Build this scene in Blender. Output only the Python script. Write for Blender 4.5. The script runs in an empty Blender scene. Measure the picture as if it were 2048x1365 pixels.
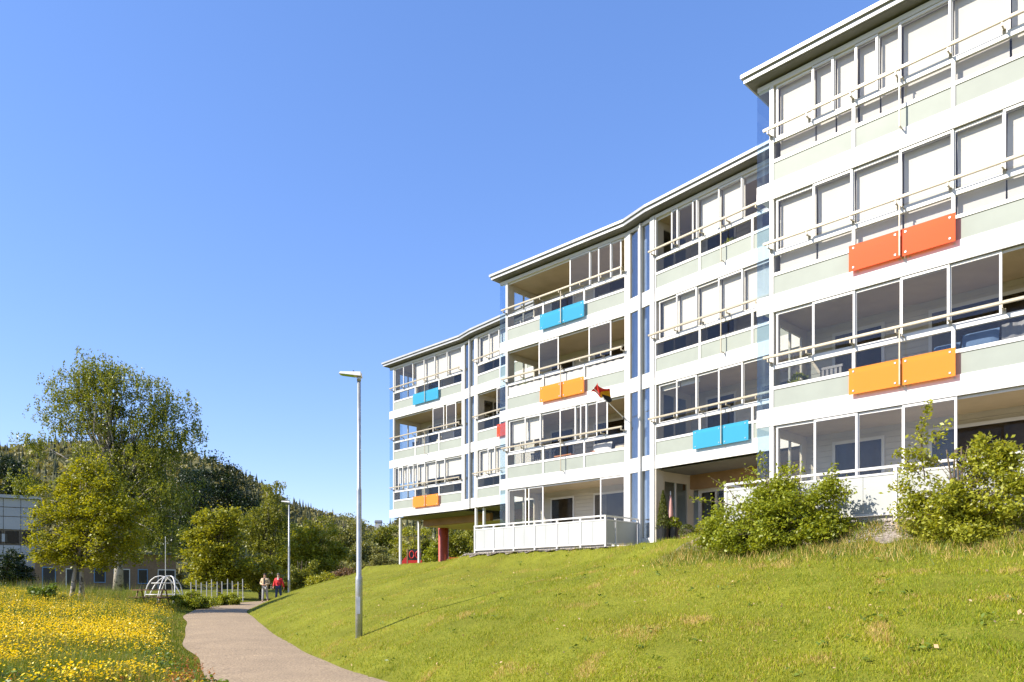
import bpy, bmesh, math, random
import numpy as np
from mathutils import Vector, Matrix, noise as mnoise

# ------------------------------------------------------------------ camera, sky, sun, exposure
SC = bpy.context.scene
COL = SC.collection
EYE = 1.6                      # eye height above the path
FPX, CX, HOR = 1500.0, 1024.0, 1177.0   # focal length, centre column and horizon row in photo pixels
R = math.radians

cam_d = bpy.data.cameras.new('camera')
cam = bpy.data.objects.new('camera', cam_d)
COL.objects.link(cam)
cam.location = (0, 0, EYE)
cam.rotation_euler = (R(90), 0, 0)
cam_d.sensor_width = 36.0
cam_d.lens = FPX / 2048 * 36.0
cam_d.shift_y = (HOR - 682.5) / 2048
cam_d.clip_end = 6000
SC.camera = cam

SUN_AZ = (-0.95, -0.31)       # horizontal direction towards the sun (from the left, a touch behind)
SUN_EL = R(36)
w = bpy.data.worlds.new('World'); SC.world = w; w.use_nodes = True
nt = w.node_tree
bg = nt.nodes['Background']
sky = nt.nodes.new('ShaderNodeTexSky'); sky.sky_type = 'NISHITA'; sky.sun_disc = False
sky.sun_elevation = SUN_EL
sky.sun_rotation = math.atan2(SUN_AZ[0], SUN_AZ[1])
sky.air_density = 1.0; sky.dust_density = 0.2; sky.ozone_density = 2.5; sky.altitude = 0
hsv = nt.nodes.new('ShaderNodeHueSaturation'); hsv.inputs['Saturation'].default_value = 1.34
gam = nt.nodes.new('ShaderNodeGamma'); gam.inputs['Gamma'].default_value = 0.68      # the photograph's soft tone curve, over the whole sky
tnt = nt.nodes.new('ShaderNodeMix'); tnt.data_type = 'RGBA'; tnt.blend_type = 'MULTIPLY'; tnt.inputs['Factor'].default_value = 1
tnt.inputs['B'].default_value = (1.13, 1.11, 1.44, 1)
nt.links.new(sky.outputs['Color'], gam.inputs['Color']); nt.links.new(gam.outputs['Color'], hsv.inputs['Color'])
nt.links.new(hsv.outputs['Color'], tnt.inputs['A']); nt.links.new(tnt.outputs['Result'], bg.inputs['Color'])
bg.inputs['Strength'].default_value = 0.15

sd = bpy.data.lights.new('sun', 'SUN'); so = bpy.data.objects.new('sun', sd); COL.objects.link(so)
sd.energy = 4.6; sd.angle = R(0.5); sd.color = (1.0, 0.93, 0.82)
dvec = Vector((SUN_AZ[0] * math.cos(SUN_EL), SUN_AZ[1] * math.cos(SUN_EL), math.sin(SUN_EL)))
so.rotation_euler = dvec.to_track_quat('Z', 'Y').to_euler()
so.location = (-40, 0, 60)

SC.view_settings.view_transform = 'Standard'; SC.view_settings.look = 'None'
SC.view_settings.gamma = 1.0; SC.view_settings.exposure = 1.0
SC.cycles.transparent_max_bounces = 28
SC.cycles.max_bounces = 8
SC.cycles.use_denoising = True

rnd = random.Random(7)
rng = np.random.default_rng(11)

# ------------------------------------------------------------------ materials
M = {}
def mat(name):
    m = bpy.data.materials.new(name); m.use_nodes = True
    M[name] = m
    return m, m.node_tree, m.node_tree.nodes['Principled BSDF']
def ramp_noise(t, c0, c1, scale, detail=4, coord='Object', lo=.35, hi=.65, rough=.6):
    tc = t.nodes.new('ShaderNodeTexCoord'); n = t.nodes.new('ShaderNodeTexNoise')
    n.inputs['Scale'].default_value = scale; n.inputs['Detail'].default_value = detail; n.inputs['Roughness'].default_value = rough
    t.links.new(tc.outputs[coord], n.inputs['Vector'])
    r = t.nodes.new('ShaderNodeValToRGB')
    r.color_ramp.elements[0].position = lo; r.color_ramp.elements[1].position = hi
    r.color_ramp.elements[0].color = (*c0, 1); r.color_ramp.elements[1].color = (*c1, 1)
    t.links.new(n.outputs['Fac'], r.inputs['Fac'])
    return n, r
def simple(name, col, rough=.5, metal=0, var=.08, scale=3.0, bump=0, spec=.5):
    m, t, b = mat(name)
    c1 = tuple(min(1, c * (1 + var)) for c in col); c0 = tuple(c * (1 - var) for c in col)
    n, r = ramp_noise(t, c0, c1, scale)
    t.links.new(r.outputs['Color'], b.inputs['Base Color'])
    b.inputs['Roughness'].default_value = rough; b.inputs['Metallic'].default_value = metal
    b.inputs['Specular IOR Level'].default_value = spec
    if bump:
        bp = t.nodes.new('ShaderNodeBump'); bp.inputs['Strength'].default_value = bump; bp.inputs['Distance'].default_value = .02
        n2 = t.nodes.new('ShaderNodeTexNoise'); n2.inputs['Scale'].default_value = scale * 8; n2.inputs['Detail'].default_value = 5
        tc = t.nodes.new('ShaderNodeTexCoord'); t.links.new(tc.outputs['Object'], n2.inputs['Vector'])
        t.links.new(n2.outputs['Fac'], bp.inputs['Height']); t.links.new(bp.outputs['Normal'], b.inputs['Normal'])
    return m
def glass(name, tint, refl=.04, rough=.01, ior=1.5):
    m, t, b = mat(name); t.nodes.remove(b)
    out = t.nodes['Material Output']
    tr = t.nodes.new('ShaderNodeBsdfTransparent'); tr.inputs['Color'].default_value = (*tint, 1)
    gl = t.nodes.new('ShaderNodeBsdfGlossy'); gl.inputs['Roughness'].default_value = rough
    ge = t.nodes.new('ShaderNodeNewGeometry'); dt = t.nodes.new('ShaderNodeVectorMath'); dt.operation = 'DOT_PRODUCT'
    t.links.new(ge.outputs['Incoming'], dt.inputs[0]); t.links.new(ge.outputs['Normal'], dt.inputs[1])
    def mth(op, a, b_):
        n = t.nodes.new('ShaderNodeMath'); n.operation = op; n.use_clamp = op == 'ADD'
        for i, q in enumerate((a, b_)):
            if q is None: continue
            if isinstance(q, (int, float)): n.inputs[i].default_value = q
            else: t.links.new(q, n.inputs[i])
        return n.outputs[0]
    c = mth('ABSOLUTE', dt.outputs['Value'], None)
    f5 = mth('POWER', mth('SUBTRACT', 1.0, c), 5.0)          # Schlick, the same on both faces of a thin pane
    ad = mth('ADD', mth('MULTIPLY', f5, 1 - refl), refl)
    mx = t.nodes.new('ShaderNodeMixShader')
    t.links.new(ad, mx.inputs['Fac'])
    t.links.new(tr.outputs[0], mx.inputs[1]); t.links.new(gl.outputs[0], mx.inputs[2])
    t.links.new(mx.outputs[0], out.inputs['Surface'])
    return m
def leaf(name, c0, c1, trans=.35, rough=.5, tscale=1.0):
    """foliage: colour differs from leaf to leaf, part of the light shines through"""
    m, t, b = mat(name); out = t.nodes['Material Output']
    g = t.nodes.new('ShaderNodeNewGeometry'); r = t.nodes.new('ShaderNodeValToRGB')
    r.color_ramp.elements[0].color = (*c0, 1); r.color_ramp.elements[1].color = (*c1, 1)
    t.links.new(g.outputs['Random Per Island'], r.inputs['Fac'])
    t.links.new(r.outputs['Color'], b.inputs['Base Color']); b.inputs['Roughness'].default_value = rough
    b.inputs['Specular IOR Level'].default_value = .35
    tl = t.nodes.new('ShaderNodeBsdfTranslucent')
    mul = t.nodes.new('ShaderNodeMix'); mul.data_type = 'RGBA'; mul.blend_type = 'MULTIPLY'; mul.inputs['Factor'].default_value = 1
    t.links.new(r.outputs['Color'], mul.inputs['A']); mul.inputs['B'].default_value = (1.5 * tscale, 1.35 * tscale, .5 * tscale, 1)
    t.links.new(mul.outputs['Result'], tl.inputs['Color'])
    mx = t.nodes.new('ShaderNodeMixShader'); mx.inputs['Fac'].default_value = trans
    t.links.new(b.outputs[0], mx.inputs[1]); t.links.new(tl.outputs[0], mx.inputs[2]); t.links.new(mx.outputs[0], out.inputs['Surface'])
    return m

simple('white_paint', (.60, .585, .555), .45, var=.03, scale=1.5)
simple('white_metal', (.64, .625, .595), .35, var=.03, scale=2)
simple('siding', (.50, .455, .37), .55, var=.05, scale=2)
simple('handrail', (.40, .345, .245), .38, metal=.15, var=.06, scale=6)
simple('frosted', (.285, .308, .268), .5, var=.06, scale=.8, spec=.2)
simple('frosted_terrace', (.385, .395, .375), .5, var=.05, scale=.9)
simple('sky_reflection_grey', (.42, .46, .52), .7, var=.25, scale=1.2)  # wall behind the stair windows, blue tint stands in for reflected sky
simple('blind', (.66, .63, .60), .8, var=.025, scale=1.2)
simple('cloth_white', (.72, .70, .68), .8, var=.04, scale=4)
simple('roof_metal', (.36, .365, .37), .45, metal=.2, var=.08, scale=2)
simple('roof_dark', (.10, .105, .11), .8, var=.15, scale=2)
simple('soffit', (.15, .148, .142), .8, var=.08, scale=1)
simple('ceiling_tan', (.42, .33, .20), .6, var=.06, scale=2)
simple('plywood', (.30, .17, .075), .6, var=.15, scale=1.5)
simple('dark_wall', (.17, .13, .085), .7, var=.1, scale=2)
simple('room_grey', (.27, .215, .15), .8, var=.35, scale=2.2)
simple('steel', (.42, .43, .43), .42, metal=.65, var=.12, scale=5)
simple('chrome', (.75, .75, .76), .22, metal=.9, var=.03)
simple('concrete', (.42, .38, .34), .85, var=.1, scale=5, bump=.3)
simple('black_plastic', (.018, .018, .02), .35, var=.1)
simple('red_paint', (.42, .075, .045), .5, var=.08, scale=4)
simple('red_play', (.50, .02, .015), .45, var=.08, scale=4)
simple('grey_post', (.46, .45, .43), .6, var=.1, scale=4)
simple('wood', (.26, .15, .075), .7, var=.2, scale=6)
simple('orange_wood', (.52, .20, .07), .5, var=.12, scale=6)
simple('bark', (.12, .09, .06), .9, var=.35, scale=7, bump=.6)
m, t, b = mat('birch_bark')
n, r = ramp_noise(t, (.05, .04, .03), (.36, .31, .24), 4, 6, lo=.40, hi=.50); t.links.new(r.outputs['Color'], b.inputs['Base Color']); b.inputs['Roughness'].default_value = .8
simple('fabric_blue', (.10, .17, .30), .85, var=.1); simple('fabric_grey', (.26, .26, .27), .9, var=.15)
simple('fabric_cream', (.62, .54, .42), .9, var=.08); simple('fabric_dark', (.03, .033, .04), .9, var=.1)
simple('jacket_red', (.55, .015, .02), .7, var=.1, scale=8); simple('jacket_beige', (.52, .39, .23), .85, var=.1, scale=8)
simple('denim', (.035, .055, .12), .9, var=.15, scale=8); simple('trouser_grey', (.33, .32, .31), .9, var=.1, scale=8)
simple('skin', (.55, .32, .22), .55, var=.04); simple('hair_dark', (.03, .022, .016), .7, var=.2); simple('hair_grey', (.16, .13, .11), .7, var=.2)
simple('flag_red', (.62, .03, .02), .8, var=.05); simple('flag_yellow', (.75, .42, .02), .8, var=.05); simple('flag_black', (.02, .02, .03), .8, var=.05)
simple('pink_cloth', (.60, .33, .29), .8, var=.06); simple('terracotta', (.45, .22, .13), .8, var=.1)
simple('bag_cream', (.58, .52, .40), .8, var=.1, scale=6)
simple('panel_white', (.42, .415, .41), .6, var=.04, scale=.6)
simple('brick', (.21, .14, .085), .85, var=.12, scale=5)
simple('blue_paint', (.12, .22, .36), .6, var=.1)
glass('glass', (.93, .93, .91), .035)
glass('glass_lower', (.90, .90, .89), .028)
glass('glass_stair', (.80, .84, .88), .22, rough=.03)
glass('glass_fin', (.88, .94, .98), .04)
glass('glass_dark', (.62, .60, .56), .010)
glass('chainlink', (.72, .73, .72), 0.0, .5)
def acrylic(name, col):
    m, t, b = mat(name); out = t.nodes['Material Output']
    b.inputs['Base Color'].default_value = (*col, 1); b.inputs['Roughness'].default_value = .18
    tr = t.nodes.new('ShaderNodeBsdfTransparent'); tr.inputs['Color'].default_value = (*[min(1, c * 1.15) for c in col], 1)
    mx = t.nodes.new('ShaderNodeMixShader'); mx.inputs['Fac'].default_value = .42
    t.links.new(b.outputs[0], mx.inputs[1]); t.links.new(tr.outputs[0], mx.inputs[2]); t.links.new(mx.outputs[0], out.inputs['Surface'])
acrylic('acrylic_orange', (.85, .155, .03)); acrylic('acrylic_amber', (.85, .35, .035)); acrylic('acrylic_blue', (.07, .43, .62)); acrylic('acrylic_red', (.80, .10, .02))

m, t, b = mat('lawn_soil')
n, r = ramp_noise(t, (.12, .125, .016), (.23, .235, .03), .55, 8, lo=.3, hi=.7, rough=.7)
n2, r2 = ramp_noise(t, (.72, .78, .6), (1.15, 1.1, 1.0), 22, 6, lo=.3, hi=.7)
mx = t.nodes.new('ShaderNodeMix'); mx.data_type = 'RGBA'; mx.blend_type = 'MULTIPLY'; mx.inputs['Factor'].default_value = 1
t.links.new(r.outputs['Color'], mx.inputs['A']); t.links.new(r2.outputs['Color'], mx.inputs['B'])
t.links.new(mx.outputs['Result'], b.inputs['Base Color']); b.inputs['Roughness'].default_value = .95; b.inputs['Specular IOR Level'].default_value = .1
bp = t.nodes.new('ShaderNodeBump'); bp.inputs['Strength'].default_value = .6; bp.inputs['Distance'].default_value = .06
t.links.new(n2.outputs['Fac'], bp.inputs['Height']); t.links.new(bp.outputs['Normal'], b.inputs['Normal'])

m, t, b = mat('path_gravel')
n, r = ramp_noise(t, (.15, .105, .062), (.47, .35, .215), 26, 6, lo=.33, hi=.67)
n2, r2 = ramp_noise(t, (.86, .85, .84), (1.08, 1.07, 1.05), .9, 5, lo=.3, hi=.7)
mx = t.nodes.new('ShaderNodeMix'); mx.data_type = 'RGBA'; mx.blend_type = 'MULTIPLY'; mx.inputs['Factor'].default_value = 1
t.links.new(r.outputs['Color'], mx.inputs['A']); t.links.new(r2.outputs['Color'], mx.inputs['B'])
t.links.new(mx.outputs['Result'], b.inputs['Base Color']); b.inputs['Roughness'].default_value = .95
bp = t.nodes.new('ShaderNodeBump'); bp.inputs['Strength'].default_value = .7; bp.inputs['Distance'].default_value = .02
t.links.new(n.outputs['Fac'], bp.inputs['Height']); t.links.new(bp.outputs['Normal'], b.inputs['Normal'])
simple('gravel_bed', (.24, .20, .165), .95, var=.45, scale=18, bump=.8)
simple('pebble', (.30, .26, .22), .9, var=.3, scale=9)

m, t, b = mat('hill_ground')
n, r = ramp_noise(t, (.06, .07, .025), (.19, .17, .08), .03, 8, lo=.35, hi=.7)
n2, r2 = ramp_noise(t, (0, 0, 0), (1, 1, 1), .02, 6, lo=.60, hi=.66)
mx = t.nodes.new('ShaderNodeMix'); mx.data_type = 'RGBA'
t.links.new(r2.outputs['Color'], mx.inputs['Factor']); t.links.new(r.outputs['Color'], mx.inputs['A']); mx.inputs['B'].default_value = (.34, .28, .21, 1)
t.links.new(mx.outputs['Result'], b.inputs['Base Color']); b.inputs['Roughness'].default_value = 1; b.inputs['Specular IOR Level'].default_value = .05

leaf('grass_blade', (.21, .235, .010), (.42, .42, .022), .35, .6)
leaf('green_blade', (.12, .18, .008), (.26, .32, .015), .35, .6)
leaf('dead_leaf', (.45, .30, .16), (.62, .45, .26), .2, .8)
leaf('dry_blade', (.40, .29, .08), (.58, .42, .16), .3, .7)
leaf('meadow_blade', (.085, .13, .012), (.21, .25, .03), .35, .5)
leaf('broad_leaf', (.07, .12, .012), (.17, .23, .03), .3, .45)
leaf('sorrel', (.30, .11, .035), (.42, .18, .05), .3, .7)
leaf('buttercup', (.75, .50, .008), (.92, .70, .025), .3, .35)
leaf('birch_leaf', (.10, .135, .014), (.27, .285, .044), .38, .4)
leaf('maple_leaf', (.16, .185, .009), (.40, .385, .026), .4, .45)
leaf('tree_leaf_a', (.155, .18, .014), (.39, .375, .036), .38, .45)
leaf('tree_leaf_b', (.115, .14, .016), (.30, .30, .044), .36, .45)
leaf('tree_leaf_pale', (.14, .15, .045), (.29, .28, .085), .3, .5)
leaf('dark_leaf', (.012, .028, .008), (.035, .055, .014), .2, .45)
leaf('shrub_leaf', (.13, .17, .010), (.37, .40, .04), .4, .4)
leaf('shrub_leaf_b', (.17, .20, .014), (.43, .43, .05), .4, .4)
leaf('cypress', (.06, .085, .012), (.15, .16, .03), .25, .5)
leaf('pink_leaf', (.13, .09, .05), (.26, .15, .09), .3, .5)
leaf('forest_leaf', (.11, .115, .045), (.32, .28, .11), .25, .6)  # leaf colour lightened to stand in for slight haze over the hills
leaf('forest_conifer', (.045, .058, .026), (.14, .14, .06), .1, .7)

# ------------------------------------------------------------------ mesh helpers
WLOC = {}
def tag(o, label, cat=None, group=None, kind=None):
    if label: o['label'] = label
    if cat: o['category'] = cat
    if group: o['group'] = group
    if kind: o['kind'] = kind
    return o
def thing(name, loc, label, cat, group=None):
    o = bpy.data.objects.new(name, None); COL.objects.link(o); o.location = loc; o.empty_display_size = .3
    WLOC[o] = Vector(loc)
    return tag(o, label, cat, group)
class MB:
    def __init__(s): s.v = []; s.f = []; s.mi = []; s.smooth = False
    def add(s, vs, fs, mi=0):
        b = len(s.v); s.v += [tuple(p) for p in vs]; s.f += [tuple(i + b for i in f) for f in fs]; s.mi += [mi] * len(fs)
        return s
    def hexa(s, p, mi=0):    # p: 8 points, bottom ring then top ring, counter-clockwise from above
        return s.add(p, [(3, 2, 1, 0), (4, 5, 6, 7), (0, 1, 5, 4), (1, 2, 6, 5), (2, 3, 7, 6), (3, 0, 4, 7)], mi)
    def box(s, x0, x1, y0, y1, z0, z1, mi=0):
        return s.hexa([(x0, y0, z0), (x1, y0, z0), (x1, y1, z0), (x0, y1, z0), (x0, y0, z1), (x1, y0, z1), (x1, y1, z1), (x0, y1, z1)], mi)
    def fb(s, fr, t0, t1, d0, d1, z0, z1, mi=0):   # box in a facade frame
        return s.hexa([fr.P(*q) for q in ((t0, d0, z0), (t1, d0, z0), (t1, d1, z0), (t0, d1, z0), (t0, d0, z1), (t1, d0, z1), (t1, d1, z1), (t0, d1, z1))], mi)
    def tube(s, pts, rad, n=8, mi=0, cap=True):
        pts = [Vector(p) for p in pts]
        if not hasattr(rad, '__len__'): rad = [rad] * len(pts)
        ring = []
        b = len(s.v)
        ref = None
        for i, p in enumerate(pts):
            d = (pts[min(i + 1, len(pts) - 1)] - pts[max(i - 1, 0)])
            d = d.normalized() if d.length > 1e-9 else Vector((0, 0, 1))
            if ref is None: ref = Vector((1, 0, 0)) if abs(d.x) < .8 else Vector((0, 1, 0))
            a = (ref - d * ref.dot(d)).normalized(); ref = a; c = d.cross(a)
            for k in range(n):
                an = 2 * math.pi * k / n
                s.v.append(tuple(p + (a * math.cos(an) + c * math.sin(an)) * rad[i]))
        for i in range(len(pts) - 1):
            for k in range(n):
                k2 = (k + 1) % n
                s.f.append((b + i * n + k, b + i * n + k2, b + (i + 1) * n + k2, b + (i + 1) * n + k)); s.mi.append(mi)
        if cap:
            s.f.append(tuple(b + k for k in reversed(range(n)))); s.mi.append(mi)
            e = b + (len(pts) - 1) * n
            s.f.append(tuple(e + k for k in range(n))); s.mi.append(mi)
        return s
    def lathe(s, prof, c, n=16, mi=0):
        return s.tube([(c[0], c[1], c[2] + z) for r_, z in prof], [r_ for r_, z in prof], n, mi)
    def prism(s, poly, z0, z1, mi=0):
        n = len(poly); b = len(s.v)
        s.v += [(x, y, z0) for x, y in poly] + [(x, y, z1) for x, y in poly]
        s.f.append(tuple(b + i for i in reversed(range(n)))); s.f.append(tuple(b + n + i for i in range(n)))
        for i in range(n):
            j = (i + 1) % n; s.f.append((b + i, b + j, b + n + j, b + n + i))
        s.mi += [mi] * (n + 2)
        return s
    def build(s, name, mats, parent=None, smooth=False):
        if isinstance(mats, str): mats = [mats]
        off = WLOC.get(parent, Vector((0, 0, 0))) if parent else Vector((0, 0, 0))
        me = bpy.data.meshes.new(name)
        me.from_pydata([(x - off.x, y - off.y, z - off.z) for x, y, z in s.v], [], s.f)
        for q in mats: me.materials.append(M[q])
        if len(mats) > 1: me.polygons.foreach_set('material_index', s.mi)
        if smooth: me.polygons.foreach_set('use_smooth', [True] * len(me.polygons))
        me.update()
        o = bpy.data.objects.new(name, me); COL.objects.link(o)
        if parent: o.parent = parent
        WLOC[o] = off
        return o
def np_mesh(name, V, nper, matname, parent=None, smooth=False, mats=None, mi=None):
    """V: (N, nper, 3) separate polygons of nper corners each"""
    N = V.shape[0]
    off = np.array(WLOC.get(parent, Vector((0, 0, 0)))) if parent else np.zeros(3)
    me = bpy.data.meshes.new(name)
    me.vertices.add(N * nper); me.vertices.foreach_set('co', (V.reshape(-1, 3) - off).astype(np.float32).ravel())
    me.loops.add(N * nper); me.loops.foreach_set('vertex_index', np.arange(N * nper, dtype=np.int32))
    me.polygons.add(N); me.polygons.foreach_set('loop_start', np.arange(0, N * nper, nper, dtype=np.int32))
    for q in (mats or [matname]): me.materials.append(M[q])
    if mi is not None: me.polygons.foreach_set('material_index', mi.astype(np.int32))
    me.update(calc_edges=True)
    o = bpy.data.objects.new(name, me); COL.objects.link(o)
    if parent: o.parent = parent
    WLOC[o] = Vector(off)
    return o
def unit(a): return a / np.maximum(np.linalg.norm(a, axis=-1, keepdims=True), 1e-9)
def leaf_quads(C, size, aspect=.55, up=.35, hang=0.0, r=rng):
    n = len(C); s = size * r.uniform(.65, 1.3, (n, 1))
    nor = r.normal(size=(n, 3)); nor[:, 2] += up * 2; nor = unit(nor)
    a = r.normal(size=(n, 3)); a[:, 2] -= hang * 3; a = unit(a - nor * (a * nor).sum(1, keepdims=True))
    b = np.cross(nor, a)
    return np.stack([C + a * s * .5, C + b * s * aspect * .5 + nor * s * .08, C - a * s * .5, C - b * s * aspect * .5 + nor * s * .08], 1)

def px(x, y, Z):               # photo pixel + depth -> world point
    return Vector(((x - CX) / FPX * Z, Z, EYE + (HOR - y) / FPX * Z))

# ------------------------------------------------------------------ terrain
PATH = np.array([  # x, y, height of the path's middle line
    (9, -14, 0), (5.5, -4, 0), (2.2, 4, 0), (-.9, 9, 0), (-3.66, 12.8, 0), (-5.43, 16.3, 0), (-7.9, 21.3, .13), (-10.8, 28, .33),
    (-13.7, 35, .48), (-15.1, 41, .63), (-14.9, 45.5, .75), (-13.3, 49.3, .83), (-9, 52.4, .95), (-3, 54.6, 1.1), (6, 57, 1.2), (20, 60, 1.3)], float)
def smooth_poly(P, k=8):
    out = []
    n = len(P)
    for i in range(n - 1):
        p0, p1, p2, p3 = P[max(i - 1, 0)], P[i], P[i + 1], P[min(i + 2, n - 1)]
        for j in range(k):
            u = j / k
            out.append(.5 * ((2 * p1) + (-p0 + p2) * u + (2 * p0 - 5 * p1 + 4 * p2 - p3) * u * u + (-p0 + 3 * p1 - 3 * p2 + p3) * u ** 3))
    out.append(P[-1]); return np.array(out)
PC = smooth_poly(PATH)
PHW = 1.27
BL = np.array([(-7.0, 75), (-8.6, 60), (-8.4, 43.2), (-3.0, 34.4), (-1.75, 28.1), (3.0, 23.2), (4.6, 16.9), (8.9, 12.5), (22, -2), (40, -20)], float)
PLATEAU = EYE + 1.27
def near_poly(X, Y, P, extra=None):
    best = np.full(X.shape, 1e9); sd = np.zeros(X.shape); val = np.zeros(X.shape)
    for i in range(len(P) - 1):
        ax, ay = P[i, 0], P[i, 1]; bx, by = P[i + 1, 0] - ax, P[i + 1, 1] - ay
        t = np.clip(((X - ax) * bx + (Y - ay) * by) / (bx * bx + by * by), 0, 1)
        dx, dy = X - ax - t * bx, Y - ay - t * by; d = np.hypot(dx, dy)
        m = d < best
        best = np.where(m, d, best); sd = np.where(m, np.sign(bx * dy - by * dx), sd)
        if P.shape[1] > 2: val = np.where(m, P[i, 2] + t * (P[i + 1, 2] - P[i, 2]), val)
    return best, sd, val
def vnoise(X, Y, f, seed=0):
    return (np.sin(X * f * 1.3 + seed) * np.cos(Y * f * 1.1 - seed * 2) + .6 * np.sin(X * f * 2.9 - Y * f * 2.1 + seed * 3) + .4 * np.cos(X * f * 4.7 + Y * f * 5.3 + seed)) / 2
def terrain(X, Y):
    X = np.asarray(X, float); Y = np.asarray(Y, float)
    dp, sp, hp = near_poly(X, Y, PC)
    db, _, _ = near_poly(X, Y, BL)
    inside = X > np.interp(-Y, -BL[:, 0 + 1], BL[:, 0])
    left = sp > 0                   # walking away from the camera, left of the path
    e = np.maximum(dp - PHW, 0)
    q = np.where(inside, 1.0, e / (e + db + 1e-6))
    g = np.interp(q, [0, .04, .11, .3, .6, .82, .92, 1], [0, .055, .15, .36, .60, .75, .84, 1])
    right_h = hp + (PLATEAU - hp) * g + .05 * vnoise(X, Y, .5, 2) * np.clip(e / 2, 0, 1) * (1 - q)
    lf = np.clip(e / 9, 0, 1)
    left_h = hp + .60 * lf * lf * (3 - 2 * lf) * np.clip((Y - 5) / 14, 0.25, 1) + .10 * vnoise(X, Y, .45, 5) * np.clip(e / 2, 0, 1)
    h = np.where(left | (Y > 62), left_h, right_h)
    far = np.clip((np.hypot(X, Y) - 60) / 60, 0, 1)
    h = h * (1 - far) + far * 1.35
    h = np.where(dp < PHW + .15, h - .09 * np.clip((PHW + .15 - dp) / .3, 0, 1), h)
    return h
def th(x, y): return float(terrain(np.array([x]), np.array([y]))[0])

def axis(segs):
    out = []
    for a, b_, s in segs: out += list(np.arange(a, b_, s))
    return np.array(out + [segs[-1][1]])
gx = axis([(-2500, -300, 200), (-300, -60, 20), (-60, -24, 2), (-24, 16, .4), (16, 40, 2), (40, 300, 20), (300, 2500, 200)])
gy = axis([(-400, -40, 60), (-40, -4, 3), (-4, 64, .4), (64, 120, 4), (120, 400, 40), (400, 3200, 200)])
GX, GY = np.meshgrid(gx, gy); GZ = terrain(GX, GY)
nx, ny = len(gx), len(gy)
V = np.stack([GX, GY, GZ], -1).reshape(-1, 3)
F_ = [(j * nx + i, j * nx + i + 1, (j + 1) * nx + i + 1, (j + 1) * nx + i) for j in range(ny - 1) for i in range(nx - 1)]
mb = MB(); mb.v = [tuple(v) for v in V]; mb.f = F_; mb.mi = [0] * len(F_)
tag(mb.build('ground', 'lawn_soil', smooth=True), None, kind='structure')

# the path, a thin gravel sheet lying in the ground
def normals2(P):
    T = np.gradient(P[:, :2], axis=0); T = unit(T); return np.stack([T[:, 1], -T[:, 0]], 1)   # points right
PN = normals2(PC)
mb = MB(); K = 8; rows = []
for i in range(len(PC)):
    wob = .06 * math.sin(i * .5) + .04 * math.sin(i * .9 + 1)
    row = []
    for k in range(K + 1):
        s = (k / K * 2 - 1) * PHW + (wob if k in (0,) else (-.5 * wob if k == K else 0))
        row.append((PC[i, 0] + PN[i, 0] * s, PC[i, 1] + PN[i, 1] * s, PC[i, 2] + .015 + .03 * (1 - (k / K * 2 - 1) ** 2)))
    rows.append(row)
mb.v = [p for r_ in rows for p in r_]
mb.f = [(i * (K + 1) + k, i * (K + 1) + k + 1, (i + 1) * (K + 1) + k + 1, (i + 1) * (K + 1) + k) for i in range(len(PC) - 1) for k in range(K)]
mb.mi = [0] * len(mb.f)
tag(mb.build('path', 'path_gravel', smooth=True), None, kind='structure')

# hills: ridge line read from the photograph, a few hundred metres away, closed behind the ridge
ridge_px = [(-1500, 960), (-700, 900), (-250, 870), (0, 893), (120, 880), (250, 880), (340, 893), (385, 903), (430, 916), (470, 932), (500, 950), (540, 975), (580, 998), (640, 1018),
            (700, 1032), (745, 1050), (762, 1053), (790, 1044), (830, 1030), (900, 1005), (1000, 985), (1200, 985), (1500, 960), (2100, 930), (3200, 960), (4500, 1000)]
RX = np.array([p[0] for p in ridge_px], float); RY = np.array([p[1] for p in ridge_px], float) + 9
def hill_h(x_px, k):          # k: 0 foot, 1 ridge, 2 far foot
    el = (HOR - np.interp(x_px, RX, RY)) / FPX
    Rr = np.interp(x_px, [-1500, 0, 430, 760, 800, 1200, 4500], [420, 380, 430, 620, 330, 300, 420])
    base = np.interp(x_px, [-1500, 0, 430, 760, 800, 1200, 4500], [150, 130, 150, 260, 150, 140, 170])
    d = np.where(k <= 1, base + (Rr - base) * k, Rr + 400 * (k - 1))
    H = el * Rr - 5.0
    prof = np.where(k <= 1, (np.clip(k, 0, 1) ** 1.0) * (1.15 - .15 * np.clip(k, 0, 1)), np.clip(2 - k, 0, 1))
    X = (x_px - CX) / FPX * d
    Z = EYE - .8 + H * prof + 2.6 * vnoise(X, d, .045, 3) * np.where(k <= 1, np.sin(np.pi * np.clip(k, 0, 1)), 0)
    return X, d, Z
hx = np.concatenate([np.arange(-1500, -200, 60), np.arange(-200, 1300, 10), np.arange(1300, 4500, 60)]).astype(float)
hk = np.concatenate([np.linspace(0, 1, 26), np.linspace(1.1, 2, 8)])
HXm, HKm = np.meshgrid(hx, hk)
A, B_, C_ = hill_h(HXm, HKm)
mb = MB(); mb.v = [tuple(v) for v in np.stack([A, B_, C_], -1).reshape(-1, 3)]
nn = len(hx)
mb.f = [(j * nn + i, j * nn + i + 1, (j + 1) * nn + i + 1, (j + 1) * nn + i) for j in range(len(hk) - 1) for i in range(nn - 1)]
mb.mi = [0] * len(mb.f)
tag(mb.build('hill', 'hill_ground', smooth=True), None, kind='structure')

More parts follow.
